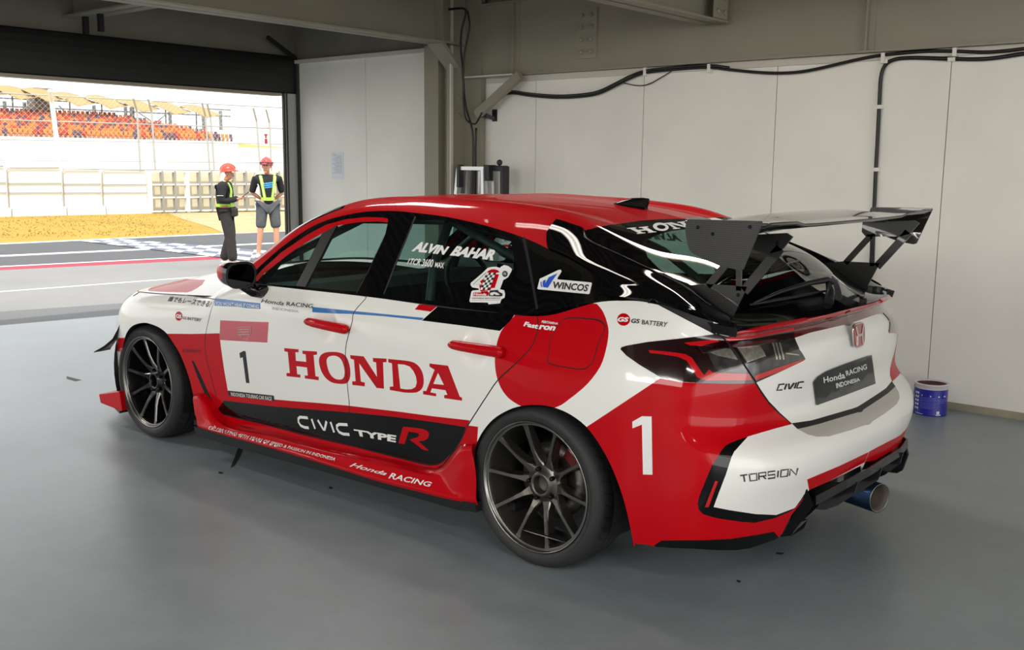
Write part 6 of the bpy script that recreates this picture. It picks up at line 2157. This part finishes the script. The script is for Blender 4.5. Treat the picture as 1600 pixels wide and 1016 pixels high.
def person(loc, rz, H, label, pose, helm, skin, shorts=False, name='person'):
    """faces +x before turning; all lengths scale with the standing height H"""
    root = empty(name, loc, rz)
    tag(root, label, 'person')
    s = H / 1.70
    root.scale = (s, s, s)
    P = pose
    J, B = {}, []
    def add(k, p, *r): J[k] = tuple(p) + r
    pel, wai, che, neck0 = P['pelvis'], P['waist'], P['chest'], P['neck']
    add('pelvis', pel, .125, .150); add('waist', wai, .105, .135); add('chest', che, .115, .160); add('upper', limb(che, neck0, .62), .095, .15)
    add('neck', neck0, .052); add('neck2', limb(neck0, P['head'], .45), .050)
    hd = P['head']; hf = np.array(P['hf']) / np.linalg.norm(P['hf'])
    add('jaw', hd + V3(0, 0, -.035) + hf * .028, .060, .058); add('skull', hd + V3(0, 0, .04), .088, .076); add('crown', hd + V3(0, 0, .105), .066, .060)
    B += [('pelvis', 'waist'), ('waist', 'chest'), ('chest', 'upper'), ('upper', 'neck'), ('neck', 'neck2'), ('neck2', 'jaw'), ('jaw', 'skull'), ('skull', 'crown')]
    for sd, pre in ((1, 'L'), (-1, 'R')):
        hip, kn, an = P[pre + 'hip'], P[pre + 'knee'], P[pre + 'ankle']
        add(pre + 'hip', hip, .088, .090); add(pre + 'thigh', limb(hip, kn, .45), .078); add(pre + 'knee', kn, .055); add(pre + 'calf', limb(kn, an, .32), .055); add(pre + 'ankle', an, .036)
        tf_ = P[pre + 'toe']
        add(pre + 'foot', limb(an, tf_, .5) + V3(0, 0, -.035), .036, .034); add(pre + 'toe', tf_, .032, .022)
        B += [('pelvis', pre + 'hip'), (pre + 'hip', pre + 'thigh'), (pre + 'thigh', pre + 'knee'), (pre + 'knee', pre + 'calf'), (pre + 'calf', pre + 'ankle'), (pre + 'ankle', pre + 'foot'), (pre + 'foot', pre + 'toe')]
        sh, el, wr = P[pre + 'sh'], P[pre + 'el'], P[pre + 'wr']
        add(pre + 'sh', sh, .058); add(pre + 'arm', limb(sh, el, .5), .047); add(pre + 'el', el, .040); add(pre + 'fore', limb(el, wr, .4), .037); add(pre + 'wrist', wr, .026, .023)
        B += [('upper', pre + 'sh'), (pre + 'sh', pre + 'arm'), (pre + 'arm', pre + 'el'), (pre + 'el', pre + 'fore'), (pre + 'fore', pre + 'wrist')]
        hand(J, B, pre, wr, *P[pre + 'hand'])
    side = np.cross(V3(0, 0, 1), hf)
    ex_ = [(tuple(hd + hf * .096 + V3(0, 0, .018)), (.016, .013, .022)),                       # nose
           (tuple(hd + hf * .084 + V3(0, 0, -.030)), (.012, .022, .007)),                      # mouth
           (tuple(hd + hf * .078 + V3(0, 0, -.072)), (.020, .022, .016)),                      # chin
           (tuple(hd + side * .080 + V3(0, 0, .020) - hf * .006), (.018, .009, .032)), (tuple(hd - side * .080 + V3(0, 0, .020) - hf * .006), (.018, .009, .032))]
    JB = dict(J)
    for k_, f_ in (('pelvis', .86), ('waist', .88), ('chest', .86), ('upper', .74)): JB[k_] = J[k_][:3] + tuple(r * f_ for r in J[k_][3:])
    for p_ in 'LR': JB[p_ + 'sh'] = J[p_ + 'sh'][:3] + (.040,); JB[p_ + 'arm'] = J[p_ + 'arm'][:3] + (.042,)
    body = skin_mesh('body', JB, B, skin, root, 'pelvis', 2, ex_)
    ey = MB()
    for q in (.030, -.030):
        c = hd + hf * .083 + side * q + V3(0, 0, .046)
        ey.tube([tuple(c - side * .010), tuple(c + side * .010)], [.007, .007], 6)
        ey.tube([tuple(c - side * .016 + V3(0, 0, .018)), tuple(c + side * .016 + V3(0, 0, .018))], [.004, .004], 5)
    ey.build('eyes', M_EYE, root)
    # hair under the helmet
    HJ = {'a': tuple(hd + V3(0, 0, .03) - hf * .035) + (.072, .074), 'b': tuple(hd + V3(0, 0, .085) - hf * .02) + (.080, .076)}
    skin_mesh('hair', HJ, [('a', 'b')], M_HAIR, root, 'a', 1)
    # clothes a little larger than the body
    def grow(keys, d): return {k: J[k][:3] + tuple(r + d for r in J[k][3:]) for k in keys}
    sk = ['pelvis', 'waist', 'chest', 'upper', 'neck'] + [p + q for p in 'LR' for q in ('sh', 'arm', 'el')]
    if P.get('long'): sk += [p + q for p in 'LR' for q in ('fore', 'wrist')]
    SJ = grow(sk, .020)
    x_, y_, z_ = J['neck'][:3]
    SJ['neck'] = (x_ - .004, y_, z_ - .012, .072)
    SJ['upper'] = SJ['upper'][:3] + (.118, .165)
    for p in 'LR': SJ[p + 'sh'] = SJ[p + 'sh'][:3] + (.084,)
    SJ['pelvis'] = tuple(np.array(J['pelvis'][:3]) + V3(0, 0, -.05)) + (.112, .146)
    SB = [b for b in B if b[0] in SJ and b[1] in SJ]
    shirt = skin_mesh('shirt', SJ, SB, M_SHIRT, root, 'pelvis', 2)
    tk = ['pelvis'] + [p + q for p in 'LR' for q in ('hip', 'thigh', 'knee')] + ([] if shorts else [p + q for p in 'LR' for q in ('calf', 'ankle')])
    TJ = grow(tk, .022 if not shorts else .028)
    for p in 'LR':
        if shorts:
            k = np.array(J[p + 'knee'][:3]); t = np.array(J[p + 'thigh'][:3])
            TJ[p + 'knee'] = tuple(limb(t, k, .92)) + (.092,)
            TJ[p + 'thigh'] = TJ[p + 'thigh'][:3] + (.105,)
        else:
            TJ[p + 'knee'] = TJ[p + 'knee'][:3] + (.098,); TJ[p + 'calf'] = TJ[p + 'calf'][:3] + (.096,); TJ[p + 'thigh'] = TJ[p + 'thigh'][:3] + (.108,)
            a_ = np.array(J[p + 'ankle'][:3]); TJ[p + 'ankle'] = tuple(a_ + V3(0, 0, -.02)) + (.088,)
    TJ['pelvis'] = tuple(np.array(J['pelvis'][:3]) + V3(0, 0, .04)) + (.128, .162)
    TB = [b for b in B if b[0] in TJ and b[1] in TJ]
    skin_mesh('shorts' if shorts else 'trousers', TJ, TB, M_SHORT if shorts else M_TROU, root, 'pelvis', 2)
    for p in 'LR':
        a_, t_ = np.array(J[p + 'ankle'][:3]), np.array(J[p + 'toe'][:3])
        dd = (t_ - a_) * [1, 1, 0]; dd /= np.linalg.norm(dd)
        heel = a_ * [1, 1, 0] - dd * .05
        FJ = {'h': tuple(heel + V3(0, 0, .042)) + (.042, .040), 'm': tuple(heel + dd * .12 + V3(0, 0, .045)) + (.046, .044), 't': tuple(heel + dd * .24 + V3(0, 0, .034)) + (.042, .032)}
        skin_mesh('shoe', FJ, [('h', 'm'), ('m', 't')], M_SHOE, root, 'h', 2)
    # safety helmet: dome, brim, ridge
    hm = MB()
    hu = V3(0, 0, 1) * .97 + (-hf) * .12; hu /= np.linalg.norm(hu)
    fx = hf - hu * (hf @ hu); fx /= np.linalg.norm(fx); sx = np.cross(hu, fx)
    c = hd + V3(0, 0, .070)
    V, F = [], []
    n, k = 8, 24
    for i in range(n + 1):
        a = math.pi / 2 * i / n
        for q in range(k):
            b = 2 * math.pi * q / k
            r = math.cos(a)
            V.append(tuple(c + fx * (.132 * r * math.cos(b)) + sx * (.108 * r * math.sin(b)) + hu * (.118 * math.sin(a))))
    F = [(i * k + q, i * k + (q + 1) % k, (i + 1) * k + (q + 1) % k, (i + 1) * k + q) for i in range(n) for q in range(k)]
    hm.add(V, F, 0, True)
    V = []
    for q in range(k):
        b = 2 * math.pi * q / k
        front = max(0, math.cos(b)) ** 3
        for e, dz in ((.995, .004), (1.06 + .32 * front, -.012 - .014 * front), (1.06 + .32 * front, -.018 - .014 * front), (.97, -.006)):
            V.append(tuple(c + fx * (.132 * e * math.cos(b)) + sx * (.108 * e * math.sin(b)) + hu * dz))
    hm.add(V, [(4 * q + j, 4 * q + j + 1, 4 * ((q + 1) % k) + j + 1, 4 * ((q + 1) % k) + j) for q in range(k) for j in range(3)], 0, True)
    hm.tube([tuple(c + fx * (.134 * math.cos(a)) + hu * (.120 * math.sin(a))) for a in np.linspace(.25, 2.9, 12)], .012, 6)
    hmo = hm.build('helmet', helm, root)
    return root, J, shirt


def ribbon(name, pts, w, nrm, m, parent, thick=.008):
    mb = MB()
    V = []
    pts = [np.array(p, float) for p in pts]
    for i, p in enumerate(pts):
        t = pts[min(i + 1, len(pts) - 1)] - pts[max(i - 1, 0)]
        n_ = np.array(nrm[i] if isinstance(nrm, list) else nrm, float)
        sd = np.cross(t, n_); sd /= np.linalg.norm(sd); n_ = n_ / np.linalg.norm(n_)
        for a, b in ((-1, 0), (1, 0), (1, 1), (-1, 1)):
            V.append(tuple(p + sd * a * w / 2 + n_ * b * thick))
    F = [(4 * i + q, 4 * i + (q + 1) % 4, 4 * i + 4 + (q + 1) % 4, 4 * i + 4 + q) for i in range(len(pts) - 1) for q in range(4)] + [(0, 1, 2, 3), tuple(4 * (len(pts) - 1) + q for q in range(4))]
    return mb.add(V, F).build(name, m, parent)


def harness(root, shirt, y0=.085):
    """lime safety straps laid over the shirt: two shoulder straps and a belt"""
    bv = BVHTree.FromPolygons([v.co for v in shirt.data.vertices], [tuple(p.vertices) for p in shirt.data.polygons])
    def snap(p, d):
        h = bv.ray_cast(Vector(p) + Vector(d) * .6, -Vector(d))
        return (np.array(h[0]), np.array(h[1])) if h[0] else (np.array(p), np.array(d))
    base = np.array(tuple(shirt.data.vertices[0].co)) * 0
    zs = [v.co.z for v in shirt.data.vertices]
    zb, zt_ = 1.02, 1.42
    for sd in (1, -1):
        for fb in (1, -1):
            pts, nr = [], []
            for t in np.linspace(0, 1, 9):
                z = zb + (zt_ - zb) * t
                p, n_ = snap((0, sd * (.055 + (y0 - .055) * t + .035 * t), z), (fb, 0, .0))
                pts.append(p); nr.append(n_)
            top, n_ = snap((0.0, sd * .115, 1.42), (0, 0, 1))
            pts.append(top); nr.append(n_)
            o = ribbon('vest_strap', pts, .052, nr, M_VEST, root)
            ribbon('reflective_band', [p + n * .006 for p, n in zip(pts, nr)], .018, nr, M_VESTS, o, .004)
    pts, nr = [], []
    for a in np.linspace(0, 2 * math.pi, 29):
        p, n_ = snap((0, 0, 1.04), (math.cos(a), math.sin(a), 0))
        pts.append(p); nr.append(n_)
    ribbon('vest_belt', pts, .055, nr, M_VEST, root)


# the nearer marshal: side-on, head bent over a phone
leg = dict(Lhip=V3(0, .095, .90), Lknee=V3(.045, .10, .50), Lankle=V3(-.10, .11, .085), Ltoe=V3(.06, .125, .03),
           Rhip=V3(0, -.095, .90), Rknee=V3(.075, -.11, .50), Rankle=V3(.12, -.13, .085), Rtoe=V3(.28, -.15, .03))
p1 = dict(leg, pelvis=V3(0, 0, .95), waist=V3(-.015, 0, 1.08), chest=V3(-.02, 0, 1.26), neck=V3(.015, 0, 1.46), head=V3(.055, 0, 1.565), hf=V3(.92, .05, -.34), long=True,
          Lsh=V3(-.015, .185, 1.40), Lel=V3(-.02, .225, 1.12), Lwr=V3(.205, .10, 1.16), Rsh=V3(-.015, -.185, 1.40), Rel=V3(-.01, -.235, 1.115), Rwr=V3(.215, -.09, 1.15),
          Lhand=(V3(.85, -.35, .25), V3(.3, .9, .1), V3(-.2, .2, .95), .7), Rhand=(V3(.85, .35, .25), V3(.3, -.9, .1), V3(-.2, -.2, .95), .7))
f1 = g(346, 417.5); f1b = g(366, 411)
c1_ = (f1 + f1b) / 2
ang_cam = math.atan2(CAM[1] - c1_[1], CAM[0] - c1_[0])
head1 = pix(c1_ + V3(0, 0, 1.6))[0]
dep1 = (c1_ - CAM) @ CF
H1 = (414 - 257) / FOC * dep1 / 1.0
person_a, J1, sh1 = person((c1_[0], c1_[1], GZ), ang_cam + math.radians(78), H1 * .965, 'person in an orange helmet and black long-sleeved shirt looking down at a phone', p1, M_HELM, M_SKIN)
harness(person_a, sh1)
MB().box(-.052, .052, -.036, .036, -.004, .004).build('armband', M_VESTS, person_a).location = tuple(V3(-.03, -.262, 1.215))
person_a.children[-1].rotation_euler = (math.radians(88), 0, 0)
bagm = MB().box(-.055, .055, -.09, .09, -.075, .075)
bg_ = bagm.build('waist_bag', M_TROU, person_a, bevel=.03, bevel_seg=3); bg_.location = (.15, -.06, .925)
ribbon('belt', [(.155 * math.cos(a), .19 * math.sin(a), .985) for a in np.linspace(0, 2 * math.pi, 25)], .045, [(math.cos(a), math.sin(a), 0) for a in np.linspace(0, 2 * math.pi, 25)], M_TROU, person_a)
MB().box(-.012, .012, -.012, .012, -.012, .012).build('knee_button', M_VESTS, person_a, bevel=.005).location = (.075, -.175, .56)
Mx = person_a.matrix_basis
ph_ = MB().box(-.085, .085, -.040, .040, -.005, .005).build('phone', M_PHONE, bevel=.003)
sc1 = person_a.scale[0]
w_ = Vector((.335, .005, 1.225)) * sc1
ca, sa = math.cos(person_a.rotation_euler.z), math.sin(person_a.rotation_euler.z)
ph_.location = (c1_[0] + w_.x * ca - w_.y * sa, c1_[1] + w_.x * sa + w_.y * ca, GZ + w_.z)
ph_.rotation_euler = (0, math.radians(-38), person_a.rotation_euler.z)
ph_.scale = (.95, .95, .95)
tag(ph_, 'dark phone held by the person in the orange helmet', 'phone')

# the marshal by the door post: facing the garage, hands behind the back
leg2 = dict(Lhip=V3(0, .10, .90), Lknee=V3(.02, .13, .50), Lankle=V3(.0, .13, .085), Ltoe=V3(.15, .16, .03),
            Rhip=V3(0, -.10, .90), Rknee=V3(.02, -.14, .50), Rankle=V3(-.03, -.185, .085), Rtoe=V3(.12, -.23, .03))
p2 = dict(leg2, pelvis=V3(0, 0, .95), waist=V3(.01, 0, 1.08), chest=V3(.0, 0, 1.27), neck=V3(-.01, 0, 1.465), head=V3(.015, -.005, 1.575), hf=V3(.93, -.36, -.02),
          Lsh=V3(-.01, .195, 1.41), Lel=V3(-.09, .26, 1.14), Lwr=V3(-.17, .09, 1.0), Rsh=V3(-.01, -.195, 1.41), Rel=V3(-.09, -.26, 1.14), Rwr=V3(-.17, -.07, 1.02),
          Lhand=(V3(-.2, -.8, -.4), V3(.2, .3, .9), V3(-.95, .1, .1), .5), Rhand=(V3(-.2, .8, -.4), V3(.2, -.3, .9), V3(-.95, -.1, .1), .5))
c2_ = g(421, 403.5)
dep2 = (c2_ - CAM) @ CF
H2 = (403 - 247) / FOC * dep2
person_b, J2, sh2 = person((c2_[0], c2_[1], GZ), math.atan2(CAM[1] - c2_[1], CAM[0] - c2_[0]) + math.radians(6), H2 * .965, 'person in a red helmet, black T-shirt and grey shorts with hands behind the back', p2, M_HELM2, M_SKINL, True)
harness(person_b, sh2)
bv = BVHTree.FromPolygons([v.co for v in sh2.data.vertices], [tuple(p.vertices) for p in sh2.data.polygons])
prt = MB()
rnd = random.Random(5)
for r_i in range(3):
    x = -.075
    while x < .075:
        wd = rnd.uniform(.012, .030)
        z = 1.30 - .035 * r_i - x * .12
        q = []
        for yy, zz in ((-x, z), (-x - wd, z), (-x - wd, z + .024), (-x, z + .024)):
            h = bv.ray_cast(Vector((.6, yy, zz)), Vector((-1, 0, 0)))
            q.append(tuple(h[0] + Vector((.004, 0, 0))) if h[0] else (.13, yy, zz))
        prt.add(q, [(0, 1, 2, 3)])
        x += wd + .006
prt.build('shirt_print', M_PRINT, person_b, solid=.002)
gl_ = MB()
hd2 = p2['head']; hf2 = p2['hf'] / np.linalg.norm(p2['hf'])
sd2 = np.cross(V3(0, 0, 1), hf2)
gl_.tube([tuple(hd2 + V3(0, 0, .088) + hf2 * (.136 * math.cos(a)) + sd2 * (.114 * math.sin(a))) for a in np.linspace(-1.9, 1.9, 16)], .014, 6)
for q in (.045, -.045):
    c = hd2 + V3(0, 0, .088) + hf2 * .137 + sd2 * q
    gl_.tube([tuple(c - sd2 * .028), tuple(c + sd2 * .028)], [.018, .018], 8)
gl_.build('goggles', mat('goggle_dark', (40, 34, 34), .25, coat=.5), person_b)
